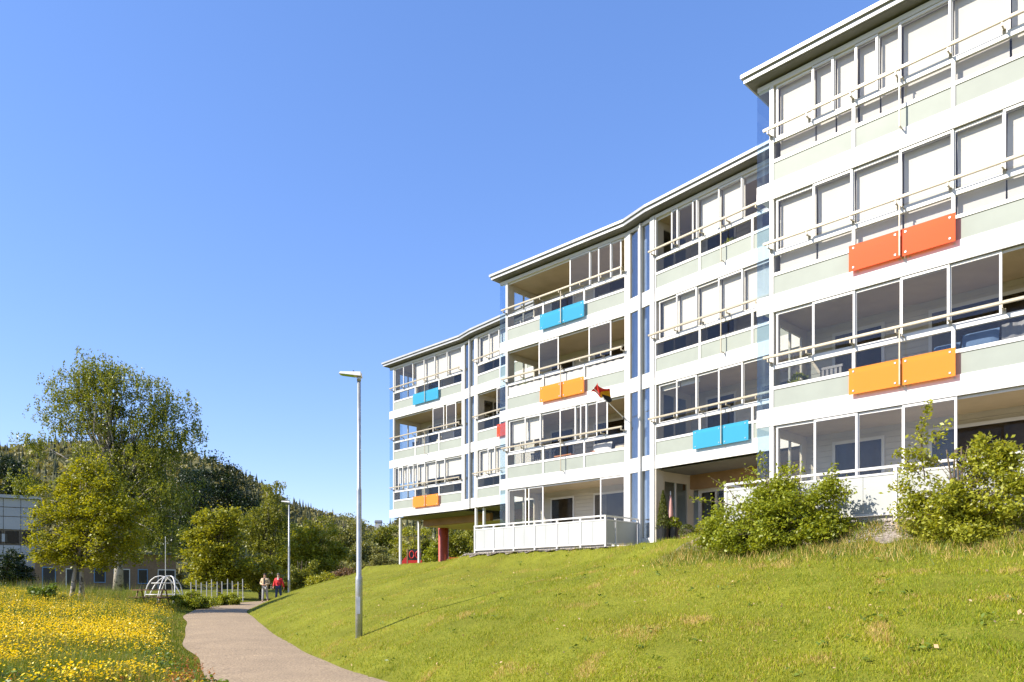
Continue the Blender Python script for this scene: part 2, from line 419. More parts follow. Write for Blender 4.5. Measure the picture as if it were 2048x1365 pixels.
# ------------------------------------------------------------------ apartment building
class Frame:
    def __init__(s, O, ang):
        s.O = Vector(O); a = R(ang); s.u = Vector((math.sin(a), -math.cos(a))); s.n = Vector((math.cos(a), math.sin(a)))  # n points inward
    def P(s, t, d, z): q = s.O + s.u * t + s.n * d; return Vector((q.x, q.y, z))
    def xy(s, t, d): q = s.O + s.u * t + s.n * d; return (q.x, q.y)
    def t_at(s, xp):           # photo column -> position along the facade
        k = (xp - CX) / FPX    # X = k Y
        return (k * s.O.y - s.O.x) / (s.u.x - k * s.u.y)
    def shift(s, t, d):
        f = Frame((0, 0), 0); f.O = s.O + s.u * t + s.n * d; f.u = s.u; f.n = s.n; return f
SH = 2.75
F1 = EYE + 1.62                # floor level of the ground floor
LL, LR = 5.86, 5.5
def fl(k): return F1 + SH * (k - 1)

def balcony(fr, L, k, wing, spec, right=False, panel=None, blind_z=.45, cloth=False, top=False, ground=False, first=False):
    """one glazed balcony; spec: list of (photo column or metre, state) sash edges"""
    z = fl(k); t_in = -.33 if first else 0.0
    mb = MB()
    if not ground:
        mb.fb(fr, t_in, L, .05, 1.98, z - .30, z - .002)
        mb.fb(fr, t_in, L, 0, .05, z - .43, z - .17)
        mb.fb(fr, t_in, L, .008, .05, z - .165, z)
        mb.fb(fr, t_in, L, .02, .05, z - .17, z - .165)
    else:
        mb.fb(fr, 0, L, .02, 1.98, z - .4, z - .002)
    bal = mb.build('balcony', 'white_paint', wing)
    top_z = z + 2.32
    def part(name, mats, *boxes):
        q = MB()
        for b_ in boxes: q.fb(fr, *b_)
        return q.build(name, mats, bal)
    part('corner_post', 'white_paint', (0, .10, .012, .11, z, top_z)); part('corner_post', 'white_paint', (L - .08, L, .012, .11, z, top_z))
    # inner room: back wall of boards, ceiling, end walls
    q = MB()
    nb = 16
    for i in range(nb):
        za = z + 2.32 * i / nb; q.fb(fr, .05, L - .05, 1.90 + (.006 if i % 2 else 0), 1.96, za + .004, z + 2.32 * (i + 1) / nb - .002)
    q.build('back_wall', 'siding', bal)
    part('ceiling_panel', 'ceiling_tan', (.02, L - .02, .115, 1.9, z + 2.31, z + 2.335))
    part('end_wall', 'siding', (L - .06, L - .01, .115, 1.9, z, z + 2.31))
    q = MB()
    for b_ in ((.0, .06, .12, .45, z, z + 2.31), (.0, .06, 1.65, 1.9, z, z + 2.31), (.0, .06, .45, 1.65, z, z + .55), (.0, .06, .45, 1.65, z + 2.1, z + 2.31), (.005, .055, 1.0, 1.06, z + .55, z + 2.1)): q.fb(fr, *b_)
    q.build('end_wall', 'siding', bal)
    part('end_pane', 'glass', (.025, .033, .45, 1.0, z + .55, z + 2.1)); part('end_pane', 'glass', (.025, .033, 1.06, 1.65, z + .55, z + 2.1))
    # door and window of the flat behind
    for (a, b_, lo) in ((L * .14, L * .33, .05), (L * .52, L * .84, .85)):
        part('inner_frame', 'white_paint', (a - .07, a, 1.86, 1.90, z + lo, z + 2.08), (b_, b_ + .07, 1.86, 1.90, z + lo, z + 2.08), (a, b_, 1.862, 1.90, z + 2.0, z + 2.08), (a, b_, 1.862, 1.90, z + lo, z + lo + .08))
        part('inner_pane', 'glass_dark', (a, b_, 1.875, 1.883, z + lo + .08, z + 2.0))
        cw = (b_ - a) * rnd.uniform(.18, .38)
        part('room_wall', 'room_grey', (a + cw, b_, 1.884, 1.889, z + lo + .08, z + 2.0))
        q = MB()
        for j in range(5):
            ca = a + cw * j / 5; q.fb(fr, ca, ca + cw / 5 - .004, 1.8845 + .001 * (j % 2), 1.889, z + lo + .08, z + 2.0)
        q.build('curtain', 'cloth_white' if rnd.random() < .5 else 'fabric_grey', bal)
    # sliding sashes
    ed = [(fr.t_at(s[0]) if s[0] > 30 else s[0], s[1]) for s in spec]
    for i in range(len(ed) - 1):
        a, st = ed[i]; b_ = ed[i + 1][0]
        if b_ - a < .05: continue
        lo = z + (1.03 if not ground else .06); hi = top_z - .01
        d0 = .020 if i % 2 else .060
        if st in 'GBbh':
            q = MB(); fw = .035
            q.fb(fr, a - .012, a + fw, d0, d0 + .03, lo, hi); q.fb(fr, b_ - fw, b_ + .012, d0, d0 + .03, lo, hi)
            q.fb(fr, a + fw, b_ - fw, d0 + .001, d0 + .029, hi - .055, hi - .002); q.fb(fr, a + fw, b_ - fw, d0 + .001, d0 + .029, lo + .002, lo + .05)
            q.build('sash', 'white_metal', bal)
            part('pane', 'glass', (a + fw, b_ - fw, d0 + .010, d0 + .016, lo + .05, hi - .055))
        if st in 'Bbh':
            zb = {'B': z + blind_z, 'b': z + 1.42, 'h': z + 2.12}[st]
            q = MB(); n_ = 6
            sag = rnd.uniform(-.012, .012)
            for j in range(n_):
                za = zb + (top_z - .03 - zb) * j / n_; zc = zb + (top_z - .03 - zb) * (j + 1) / n_
                o0 = sag * math.sin(math.pi * j / n_); o1 = sag * math.sin(math.pi * (j + 1) / n_)
                q.hexa([fr.P(a + .03 + o0, .20, za), fr.P(b_ - .01 + o0, .20, za), fr.P(b_ - .01 + o0, .205, za), fr.P(a + .03 + o0, .205, za),
                        fr.P(a + .03 + o1, .20, zc), fr.P(b_ - .01 + o1, .20, zc), fr.P(b_ - .01 + o1, .205, zc), fr.P(a + .03 + o1, .205, zc)])
            q.build('roller_blind', 'blind', bal)
    part('head_rail', 'white_metal', (.10, L - .08, .10, .125, top_z - .06, top_z - .001))
    if top:
        part('head_beam', 'white_paint', (t_in + .02, L, .004, .13, top_z, top_z + .11))
    if not ground:
        mull = [2.0, 4.0] if not right else [1.85, 3.72]
        cuts = [.10] + mull + [L - .08]
        part('sill_rail', 'white_metal', (.10, L - .08, .0, .085, z + .93, z + 1.03))
        part('middle_rail', 'white_metal', (.10, L - .08, .010, .075, z + .44, z + .52))
        for c in mull:
            part('mullion', 'white_metal', (c - .035, c + .035, .006, .07, z + .002, z + .44)); part('mullion', 'white_metal', (c - .035, c + .035, .006, .07, z + .52, z + .93))
        for i in range(3):
            a = cuts[i] + (.036 if i else 0); b_ = cuts[i + 1] - (.036 if i < 2 else 0)
            part('clear_pane', 'glass_lower', (a, b_, .034, .041, z + .52, z + .93)); part('frosted_pane', 'frosted', (a, b_, .030, .045, z + .002, z + .44))
            if cloth:
                q = MB(); n_ = 14
                for j in range(n_):
                    ta = a + .03 + (b_ - a - .05) * j / n_; tb = a + .03 + (b_ - a - .05) * (j + 1) / n_
                    h0 = z + .91 - .05 * abs(math.sin(j * 1.1)); h1 = z + .91 - .05 * abs(math.sin((j + 1) * 1.1)); w0 = .052 + .003 * math.sin(j * 1.1); w1 = .052 + .003 * math.sin((j + 1) * 1.1)
                    q.hexa([fr.P(ta, w0, z + .5), fr.P(tb, w1, z + .5), fr.P(tb, w1 + .006, z + .5), fr.P(ta, w0 + .006, z + .5), fr.P(ta, w0, h0), fr.P(tb, w1, h1), fr.P(tb, w1 + .006, h1), fr.P(ta, w0 + .006, h0)])
                q.build('cloth_screen', 'cloth_white', bal)
        # outer handrail on brackets, with a hanging rod
        part('handrail', 'handrail', (-.06, L - .06, -.205, -.150, z + 1.175, z + 1.225), (-.058, L - .062, -.198, -.157, z + 1.165, z + 1.175))
        for c in [.05, 1.0, 2.0, 2.95, 3.95, 4.9, L - .09]:
            if c > L: continue
            part('bracket', 'handrail', (c - .012, c + .012, -.18, .0, z + 1.085, z + 1.115), (c - .013, c + .013, -.192, -.165, z + 1.085, z + 1.164), (c - .03, c + .03, -.012, .0, z + 1.03, z + 1.12))
        mid = 3.02 if not right else 2.75
        part('hanging_rod', 'handrail', (mid - .013, mid + .013, -.165, -.14, z - .03, z + 1.164), (mid - .013, mid + .013, -.14, .0, z - .028, z - .005), (mid + .03, mid + .05, -.15, -.0, z + 1.0, z + 1.02))
        if panel:
            p0, p1 = (1.94, 4.07) if not right else (1.68, 3.66)
            if isinstance(panel, tuple): panel, p0, p1 = panel
            for a, b_ in ((p0, mid - .004), (mid + .004, p1)):
                part('coloured_panel', panel, (a, b_, -.105, -.095, z - .045, z + .535))
                for tt in (a + .10, b_ - .10):
                    for zz in (z + .03, z + .46): part('bolt', 'chrome', (tt - .017, tt + .017, -.118, -.092, zz - .017, zz + .017))
    if first:
        part('side_pane', 'glass_fin', (-.325, -.005, .012, .020, z + .004, top_z)); part('side_pane', 'glass_fin', (-.328, -.320, .022, .9, z + .004, top_z))
    return bal

def stair_strip(pa, pb, wing, floors, name='stair_window'):
    """narrow tall windows between the two flats, from point pa to point pb"""
    a = Vector(pa); b_ = Vector(pb); d = b_ - a; Ls = d.length
    f = Frame(pa, 0); f.u = d / Ls; f.n = Vector((-f.u.y, f.u.x))
    z0 = fl(floors[0]) - (.43 if floors[0] > 1 else .45); z1 = fl(4) + 2.42
    c = [0, .14 * Ls, .45 * Ls, .58 * Ls, .885 * Ls, Ls]
    for i in (0, 2, 4): MB().fb(f, c[i] - (.05 if i == 0 else 0), c[i + 1] + (.05 if i == 4 else 0), .0 - .004 * i, .12, z0, z1).build('pier', 'white_paint', wing)
    for k in floors:
        z = fl(k)
        for i in (1, 3):
            MB().fb(f, c[i], c[i + 1], .01, .10, z - .43, z + .06).build('spandrel', 'white_paint', wing)
            if k == 4: MB().fb(f, c[i], c[i + 1], .01, .10, z + 2.32, z1).build('spandrel', 'white_paint', wing)
        for i in (1, 3):
            wdw = MB().fb(f, c[i], c[i + 1], .05, .058, z + .06, z + 2.32).build('stair_window', 'glass_stair', wing)
            MB().fb(f, c[i], c[i] + .02, .03, .048, z + .06, z + 2.32).fb(f, c[i + 1] - .02, c[i + 1], .03, .048, z + .06, z + 2.32).build('frame', 'handrail', wdw)
        MB().fb(f, 0.02, Ls - .02, .34, .38, z - .2, z + 2.5).build('inner_wall', 'sky_reflection_grey', wing)
    pp = f.P(c[3] - .03, -.05, 0)
    MB().tube([(pp.x, pp.y, z0 + .02), (pp.x, pp.y, fl(4) + 2.4)], .028, 6).build('downpipe', 'white_metal', wing)

BACK = 8.5
def wing_body(wing, fL, fR, ground_L=True, ground_R=True):
    zt = fl(4) + 2.42
    zlo = fl(2) - .28
    front = [fL.xy(0.02, 1.98), fL.xy(LL, 1.98), fR.xy(0, 1.98), fR.xy(LR - .05, 1.98)]
    back = [fR.xy(LR - .3, BACK), fL.xy(.02, BACK)]
    MB().prism(front + back, zlo, zt + .05).build('main_wall', 'siding', wing)
    zg = PLATEAU - .6
    if ground_L and ground_R is not None:
        MB().prism([fL.xy(0.03, 1.981), fL.xy(LL, 1.981), fL.xy(LL, BACK - .1), fL.xy(.03, BACK - .1)], zg, zlo - .002).build('ground_wall', 'siding', wing)
    # roof: dark deck, two-step metal edge, soffit
    def outline(e, tl=.6, tr=.25):
        return [fL.xy(-tl, -e), fL.xy(LL + .1, -e), fR.xy(-.1, -e), fR.xy(LR + tr, -e), fR.xy(LR + tr - .2, BACK + .5), fL.xy(-tl, BACK + .5)]
    rf = MB().prism(outline(.26, .46), zt + .07, zt + .085).build('roof', 'soffit', wing)
    MB().prism(outline(.31, .51), zt + .086, zt + .20).build('fascia', 'roof_metal', rf)
    MB().prism(outline(.37, .57), zt + .203, zt + .29).build('roof_edge', 'roof_metal', rf)
    MB().prism(outline(.30, .50), zt + .291, zt + .33).build('roof_deck', 'roof_dark', rf)

def end_pts(fL, fR): return fL.xy(LL + .0, .0), fR.xy(0, .0)

# ---- facade frames (corner of each flat), solved from the photograph's rail lines
def mk(O, ang): return Frame(O, ang).shift(.06, .18)
L3 = mk((6.09, 18.17), 44.2); L2 = mk((-.43, 29.90), 45.9); R2 = mk((4.49, 24.70), 38.9); L1 = mk((-6.80, 41.65), 45.1); R1 = mk((-1.92, 36.45), 39.6)
e3 = L3.xy(LL, 0); a3 = R(37.5)
R3 = Frame((e3[0] + .53 * 1.29, e3[1] - .85 * 1.29), 37.5)
b3 = (fl(1))
W1 = thing('apartment_building', (*L1.xy(3, 4), PLATEAU), 'farthest white glazed-balcony block, raised on slim white posts beside the trees', 'apartment building', 'stepped white blocks of the apartment building')
W2 = thing('apartment_building', (*L2.xy(3, 4), PLATEAU), 'middle white glazed-balcony block with the flag and the open passage', 'apartment building', 'stepped white blocks of the apartment building')
W3 = thing('apartment_building', (*L3.xy(3, 4), PLATEAU), 'nearest white glazed-balcony block behind the two big shrubs, cut by the frame', 'apartment building', 'stepped white blocks of the apartment building')

def edges(xs, states, end): return [(x, s) for x, s in zip(xs, states)] + [(end, 'O')]
eL = LL - .08; eR = LR - .08
# nearest block
balcony(L3, LL, 4, W3, edges([.16, 1624, 1665, 1710, 1754, 1798, 1900, 2016], 'BBBBBBBB', eL), top=True, first=True)
balcony(L3, LL, 3, W3, edges([.16, 1626, 1703, 1799, 1905, 2007], 'BBBBBB', eL), panel='acrylic_orange', first=True)
balcony(L3, LL, 2, W3, edges([.16, 1625, 1708, 1801, 1897, 2001], 'GGGGGO', eL), panel='acrylic_amber', first=True)
balcony(L3, LL, 1, W3, edges([.16, 1628, 1713, 1805, 1912], 'GGGGO', eL), ground=True, first=True)
for k in (4, 3, 2): balcony(R3, LR, k, W3, edges([.12, 1.1, 2.1, 3.1, 4.1], 'GGBBG', eR), right=True, top=(k == 4))
# middle block
balcony(L2, LL, 4, W2, edges([.12, 1139, 1179, 1196, 1221, 1240], 'OGGGGO', eL), panel='acrylic_blue', top=True, first=True)
balcony(L2, LL, 3, W2, edges([.12, 1077, 1116, 1177, 1221], 'OGOGO', eL), panel='acrylic_amber', cloth=True, first=True)
balcony(L2, LL, 2, W2, edges([.16, 1049, 1080, 1119, 1150, 1160, 1172, 1192, 1214], 'bbGGGGGGO', eL), first=True)
balcony(L2, LL, 1, W2, edges([.12, 1049, 1055, 1084, 1090, 1200], 'GOGOOG', eL), ground=True, first=True)
balcony(R2, LR, 4, W2, edges([.12, 1342, 1354, 1384, 1393, 1436, 1483], 'OGGGBBh', eR), right=True, top=True, blind_z=1.0)
balcony(R2, LR, 3, W2, edges([.2, 1352, 1392, 1436, 1484], 'BBBBB', eR), right=True, blind_z=1.0)
balcony(R2, LR, 2, W2, edges([.2, 1352, 1392, 1436, 1484], 'hhGGG', eR), right=True, panel='acrylic_blue')
# farthest block
balcony(L1, LL, 4, W1, edges([.12, 806, 825, 847, 869, 893], 'GGBBBB', eL), panel='acrylic_blue', top=True, first=True, blind_z=1.0)
balcony(L1, LL, 3, W1, edges([.12, 865, 887, 892, 911], 'OGOGO', eL), first=True)
balcony(L1, LL, 2, W1, edges([.12, 796, 805, 815, 826, 834, 849, 871, 889], 'bbbbbBbbb', eL), panel='acrylic_amber', first=True, blind_z=1.2)
balcony(R1, LR, 4, W1, edges([.2, 977, 997, 3.3, 4.2], 'BBBBB', eR), right=True, top=True, blind_z=1.0)
balcony(R1, LR, 3, W1, edges([.2, 993, 3.3, 4.2], 'OGGG', eR), right=True, panel=('acrylic_red', 1.75, 3.7))
balcony(R1, LR, 2, W1, edges([.2, 975, 989, 3.3, 4.2], 'BBBBB', eR), right=True, blind_z=.95)
for wg, fL, fR, fls in ((W3, L3, R3, (1, 2, 3, 4)), (W2, L2, R2, (1, 2, 3, 4)), (W1, L1, R1, (2, 3, 4))):
    stair_strip(*end_pts(fL, fR), wg, fls)
wing_body(W3, L3, R3); wing_body(W2, L2, R2); wing_body(W1, L1, R1, ground_L=False, ground_R=None)
for wg, fL, fR in ((W1, L1, R1), (W2, L2, R2)):      # soffit boards and the beam under the raised flats
    z = fl(2)
    if wg is W1:
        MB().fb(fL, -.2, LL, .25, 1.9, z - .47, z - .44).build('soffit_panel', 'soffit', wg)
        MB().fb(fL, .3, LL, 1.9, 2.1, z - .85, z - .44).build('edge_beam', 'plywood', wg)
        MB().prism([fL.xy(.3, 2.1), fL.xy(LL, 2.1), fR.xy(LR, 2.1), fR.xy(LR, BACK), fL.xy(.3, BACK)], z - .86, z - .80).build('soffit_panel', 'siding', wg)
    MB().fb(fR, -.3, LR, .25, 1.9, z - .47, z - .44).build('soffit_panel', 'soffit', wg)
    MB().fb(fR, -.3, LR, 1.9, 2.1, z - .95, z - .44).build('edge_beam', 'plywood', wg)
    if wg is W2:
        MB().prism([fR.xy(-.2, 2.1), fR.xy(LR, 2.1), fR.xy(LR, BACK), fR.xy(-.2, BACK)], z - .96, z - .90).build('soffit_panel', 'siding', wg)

# open passage of the middle block: side wall with a glazed door, brown back wall, dark door
zg = PLATEAU + .02; zs = fl(2) - .44
f = R2
q = MB(); q.fb(f, -.12, .10, .02, .40, zg - .3, zs); q.fb(f, -.06, .02, .40, .55, zg - .3, zs); q.fb(f, -.06, .02, 1.75, 2.1, zg - .3, zs); q.fb(f, -.06, .02, .55, 1.75, zs - .35, zs); q.fb(f, -.06, .02, .55, 1.75, zg - .3, zg + .75)
q.build('passage_side_wall', 'siding', W2)
MB().fb(f, -.03, -.022, .55, 1.12, zg + .75, zs - .35).build('pane', 'glass', W2); MB().fb(f, -.03, -.022, 1.17, 1.75, zg + .75, zs - .35).build('pane', 'glass', W2)
MB().fb(f, -.05, .01, 1.12, 1.17, zg + .75, zs - .35).build('mullion', 'white_metal', W2)
MB().fb(f, 1.35, LR, 2.3, 2.5, zg - .3, zs - .5).build('passage_back_wall', 'plywood', W2)
q = MB(); q.fb(f, .1, .2, 2.25, 2.45, zg - .3, zs - .5); q.fb(f, 1.2, 1.34, 2.25, 2.45, zg - .3, zs - .5); q.fb(f, .2, 1.2, 2.251, 2.45, zs - .62, zs - .5); q.fb(f, .78, .83, 2.27, 2.4, zg, zs - .62); q.fb(f, .2, 1.2, 2.252, 2.45, zg - .3, zg + .08)
dr = q.build('passage_door', 'white_paint', W2)
MB().fb(f, .2, .78, 2.33, 2.34, zg + .08, zs - .62).build('door_glass', 'glass_dark', dr); MB().fb(f, .83, 1.2, 2.33, 2.34, zg + .08, zs - .62).build('door_glass', 'glass_stair', dr)
MB().fb(f, .15, 1.3, 2.9, 2.95, zg - .3, zs - .5).build('inner_wall', 'dark_wall', W2)
MB().fb(f, -.2, LR, .1, 6, zg - .25, zg - .01).build('passage_floor', 'concrete', W2)

# posts under the farthest block and the round red column
def ground_at(p): return th(p[0], p[1])
zs1 = fl(2) - .43
for fr, t_, d_ in ((L1, L1.t_at(794) + .15, .12), (L1.shift(0, 1.95), L1.shift(0, 1.95).t_at(838), 0), (R1, -.15, .12), (R1, .25, .3)):
    x, y = fr.xy(t_, d_); zb = ground_at((x, y))
    q = MB(); q.fb(fr, t_ - .055, t_ + .055, d_ - .055, d_ + .055, zb - .3, zs1 - .02); q.fb(fr, t_ - .09, t_ + .09, d_ - .09, d_ + .09, zb - .3, zb + .05)
    q.build('support_post', 'white_metal', W1)
c_ = L1.shift(0, 3.4); tt = c_.t_at(887); x, y = c_.xy(tt, 0)
MB().lathe([(.31, -.4), (.31, 0), (.30, .02), (.30, zs1 - .4 - ground_at((x, y)))], (x, y, ground_at((x, y))), 20).build('round_column', 'red_paint', W1, smooth=True)

# terrace railings of the ground-floor flats
def terrace(fr, t0, t1, off, n, label, ret=0.0, lret=0.0):
    zt = EYE + 2.36; zb = PLATEAU - .02
    base = fr.xy((t0 + t1) / 2, -off)
    tr = thing('terrace_railing', (*base, zb), label, 'railing', 'frosted terrace railings')
    g = fr.shift(0, -off)
    MB().fb(g, t0 - .03, t1 + .03, -.035, .035, zt - .05, zt).build('top_rail', 'white_metal', tr)
    MB().fb(g, t0, t1, -.02, .02, zt - .17, zt - .13).build('upper_rail', 'white_metal', tr)
    MB().fb(g, t0, t1, -.02, .02, zb + .17, zb + .21).build('bottom_rail', 'white_metal', tr)
    MB().fb(g, t0 - .1, t1 + .02, .06, .30, zb - .3, zb + .17).build('plinth', 'concrete', tr)
    for i in range(n + 1):
        t_ = t0 + (t1 - t0) * i / n
        MB().fb(g, t_ - .03, t_ + .03, -.028, .04, zb - .35, zt - .05).build('post', 'white_metal', tr)
        if i < n:
            ts = (t1 - t0) / n
            MB().fb(g, t_ + .035, t_ + ts / 2 - .004, -.008, .008, zb + .215, zt - .172).build('frosted_panel', 'frosted_terrace', tr)
            MB().fb(g, t_ + ts / 2 + .004, t_ + ts - .035, -.008, .008, zb + .215, zt - .172).build('frosted_panel', 'frosted_terrace', tr)
    for tt, dd in ((t1, ret), (t0, lret)):
        if dd <= 0: continue
        MB().fb(g, tt - .03, tt + .03, .037, dd, zt - .049, zt - .001).build('top_rail', 'white_metal', tr)
        MB().fb(g, tt - .02, tt + .02, .04, dd, zt - .17, zt - .13).build('upper_rail', 'white_metal', tr); MB().fb(g, tt - .02, tt + .02, .04, dd, zb + .17, zb + .21).build('bottom_rail', 'white_metal', tr)
        for d_ in (.55, dd - .05):
            MB().fb(g, tt - .028, tt + .028, d_ - .028, d_ + .028, zb - .35, zt - .05).build('post', 'white_metal', tr)
        MB().fb(g, tt - .008, tt + .008, .08, .5, zb + .215, zt - .172).build('frosted_panel', 'frosted_terrace', tr); MB().fb(g, tt - .008, tt + .008, .6, dd - .1, zb + .215, zt - .172).build('frosted_panel', 'frosted_terrace', tr)
    MB().fb(g, t0, t1 - .05, .31, off + .02, zb - .3, zb + .12).build('terrace_floor', 'concrete', tr)
g2 = L2.shift(0, -1.95)
terrace(L2, g2.t_at(950), g2.t_at(1211), 1.95, 6, 'frosted-glass terrace railing on the lawn edge left of the planters', ret=1.85, lret=1.6)
terrace(L3, -.05, 9.55, 1.95, 8, 'frosted-glass terrace railing partly hidden by the two big shrubs', lret=1.6)

# ------------------------------------------------------------------ plants: trees, shrubs
def tree(name, base, lobes, label, cat, leafmat, barkmat, n_leaf, lsize, trunk_r, fork=.35, stems=1, hang=0.0, group=None, up=.35, clump=.55, seed=1, limbs=60, aspect=.55, lean=(0, 0)):
    """lobes: list of (centre, radii); limbs run from the stem to leaf clumps spread through the lobes"""
    rs = np.random.default_rng(seed); rr = random.Random(seed)
    base = Vector(base); root = thing(name, base, label, cat, group)
    C = np.array([list(c) for c, r_ in lobes]); Rd = np.array([list(r_) for c, r_ in lobes])
    vol = np.prod(Rd, 1) ** .75; pr = vol / vol.sum()
    ncl = max(12, int(n_leaf / 110))
    li = rs.choice(len(lobes), ncl, p=pr)
    d = unit(rs.normal(size=(ncl, 3))); rad = rs.uniform(0, 1, (ncl, 1)) ** .42
    CC = C[li] + d * rad * Rd[li]
    top = C[:, 2].max(); 
    # stems
    mb = MB()
    tops = []
    hmax = (C[:, 2] + Rd[:, 2]).max() - base.z
    cen = C.mean(0)
    for s in range(stems):
        a = rr.uniform(0, 6.28); sp = .0 if stems == 1 else trunk_r * 1.6
        p0 = base + Vector((math.cos(a) * sp, math.sin(a) * sp, -.15))
        tgt = Vector((cen[0] + rr.uniform(-.25, .25) * Rd[:, 0].max() * (1 if stems > 1 else .3), cen[1] + rr.uniform(-.2, .2), base.z + hmax * .86))
        pts = [p0]
        for i in range(1, 9):
            u = i / 8; q = p0.lerp(tgt, u); q.x += math.sin(u * 5 + s) * .12 * hmax * .1 + lean[0] * math.sin(u * 3.1); q.y += math.cos(u * 4 + s * 2) * .06 * hmax * .1
            if u < .3: q.x = q.x * .5 + (p0.x + (q.x - p0.x) * .3) * .5
            pts.append(q)
        rads = [trunk_r * (1.25 if i == 0 else 1) * (1 - .9 * (i / 8)) + .012 for i in range(9)]
        if stems > 1: rads = [r_ * .7 for r_ in rads]
        mb.tube(pts, rads, 9); tops.append((pts, rads))
    sel = rs.permutation(ncl)[:limbs]
    for j in sel:
        pts, rads = rr.choice(tops); tgt = Vector(CC[j])
        hfrac = (tgt.z - base.z) / hmax
        u = max(fork * .9, min(.92, hfrac * .72 - .05 + rr.uniform(-.08, .08)))
        i = min(7, int(u * 8)); p = pts[i].lerp(pts[i + 1], u * 8 - i); r0 = rads[i] * .42
        L = (tgt - p).length
        mid = p.lerp(tgt, .5) + Vector((rr.uniform(-.1, .1) * L, rr.uniform(-.1, .1) * L, .14 * L))
        m2 = p.lerp(mid, .5) + Vector((rr.uniform(-.04, .04) * L, 0, .05 * L)); m3 = mid.lerp(tgt, .55) + Vector((0, rr.uniform(-.05, .05) * L, .03 * L))
        mb.tube([p, m2, mid, m3, tgt], [r0, r0 * .75, r0 * .5, r0 * .32, .006], 5, cap=False)
    mb.build('trunk', barkmat, root, smooth=True)
    # leaves
    k = rs.integers(0, ncl, n_leaf)
    off = rs.normal(size=(n_leaf, 3)) * clump * rs.uniform(.5, 1.0, (ncl, 1))[k] * np.array([.62, .62, .42])
    P = CC[k] + off
    if hang > 0:
        strand = rs.integers(0, 9, n_leaf); so_ = rs.normal(size=(ncl, 9, 2)) * clump * .55
        P[:, :2] = CC[k][:, :2] + so_[k, strand] + rs.normal(size=(n_leaf, 2)) * clump * .09
        P[:, 2] = CC[k][:, 2] + clump * .5 - rs.uniform(0, 1, n_leaf) ** .8 * hang * (.6 + .8 * rs.uniform(size=(ncl, 9))[k, strand])
    P[:, 2] = np.maximum(P[:, 2], terrain(P[:, 0], P[:, 1]) + .04 + .1 * rs.uniform(0, 1, n_leaf))
    np_mesh('crown', leaf_quads(P, lsize, aspect, up, hang * .5, rs), 4, leafmat, root)
    return root
def lobes_px(L, Z, dep=.8, zf=None):
    """(x, y, rx, ry[, dz]) in photo pixels at depth Z"""
    out = []
    for q in L:
        x, y, rx, ry = q[:4]; dz = q[4] if len(q) > 4 else 0
        Zq = zf(x) if zf else Z
        p = px(x, y, Zq); p.y += dz
        s = Zq / FPX; out.append((p, Vector((rx * s, max(rx, ry) * s * dep, ry * s))))
    return out
def base_px(x, Z): X = (x - CX) / FPX * Z; return (X, Z, th(X, Z))

# big birch left of the path, a broad yellow-green tree in front of it
tree('birch_tree', base_px(236, 54), lobes_px([(195, 755, 62, 62), (240, 800, 110, 75), (155, 800, 70, 75), (330, 840, 66, 66), (372, 870, 26, 42), (110, 835, 28, 55), (70, 895, 26, 36), (270, 900, 110, 60), (60, 965, 34, 26), (300, 980, 95, 70), (330, 1060, 72, 62), (215, 1000, 70, 80), (250, 1085, 50, 40)], 54, .6),
     'tall birch with drooping airy crown and pale trunk, left of the path', 'tree', 'birch_leaf', 'birch_bark', 70000, .16, .30, hang=.85, clump=.72, seed=4, limbs=130, up=.1)
tree('broad_tree', base_px(152, 34), lobes_px([(175, 960, 62, 48), (150, 1010, 88, 50), (215, 1040, 92, 58), (115, 1060, 62, 52), (185, 1100, 110, 40), (100, 1100, 55, 35)], 34, .8),
     'low spreading yellow-green tree with several stems, in front of the birch', 'tree', 'maple_leaf', 'birch_bark', 30000, .12, .15, stems=3, clump=.42, seed=5, limbs=80, up=.8, aspect=.7)
bgt = 'background trees beside and behind the path'
tree('leafy_tree', base_px(440, 48), lobes_px([(440, 1045, 52, 42), (430, 1095, 62, 50), (455, 1140, 52, 36), (400, 1140, 30, 34)], 48), 'rounded bright green tree left of the walkers, behind the wire fence', 'tree', 'tree_leaf_a', 'bark', 17000, .17, .14, clump=.5, seed=6, limbs=40, up=.7, group=bgt, aspect=.7)
tree('slender_tree', base_px(545, 66), lobes_px([(547, 985, 18, 32), (543, 1030, 34, 42), (545, 1080, 46, 45), (520, 1060, 30, 40)], 66), 'tall pointed birch behind the second lamp post, rising above its neighbours', 'tree', 'tree_leaf_b', 'birch_bark', 15000, .18, .15, clump=.6, hang=.7, seed=7, limbs=40, group=bgt)
tree('leafy_tree', base_px(625, 60), lobes_px([(630, 1070, 44, 36), (600, 1100, 45, 36), (655, 1110, 50, 36), (625, 1140, 55, 30)], 60), 'wide olive-green tree right of the second lamp post', 'tree', 'tree_leaf_a', 'bark', 16000, .18, .15, clump=.55, seed=8, limbs=36, up=.6, group=bgt, aspect=.7)
tree('pale_tree', base_px(690, 80), lobes_px([(690, 1055, 38, 32), (668, 1090, 36, 40), (712, 1095, 40, 42)], 80), 'pale grey-green tree seen behind the near lamp post', 'tree', 'tree_leaf_pale', 'bark', 11000, .22, .16, clump=.7, seed=9, limbs=30, group=bgt)
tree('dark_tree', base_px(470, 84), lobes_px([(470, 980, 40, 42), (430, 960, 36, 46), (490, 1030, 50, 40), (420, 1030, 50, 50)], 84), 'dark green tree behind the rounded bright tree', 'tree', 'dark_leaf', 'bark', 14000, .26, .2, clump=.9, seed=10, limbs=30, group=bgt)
tree('dark_tree', base_px(385, 78), lobes_px([(385, 990, 42, 60), (350, 1050, 50, 60), (395, 1090, 45, 55)], 78), 'dark green tree peeping out right of the birch crown', 'tree', 'dark_leaf', 'bark', 13000, .26, .2, clump=.9, seed=12, limbs=30, group=bgt)
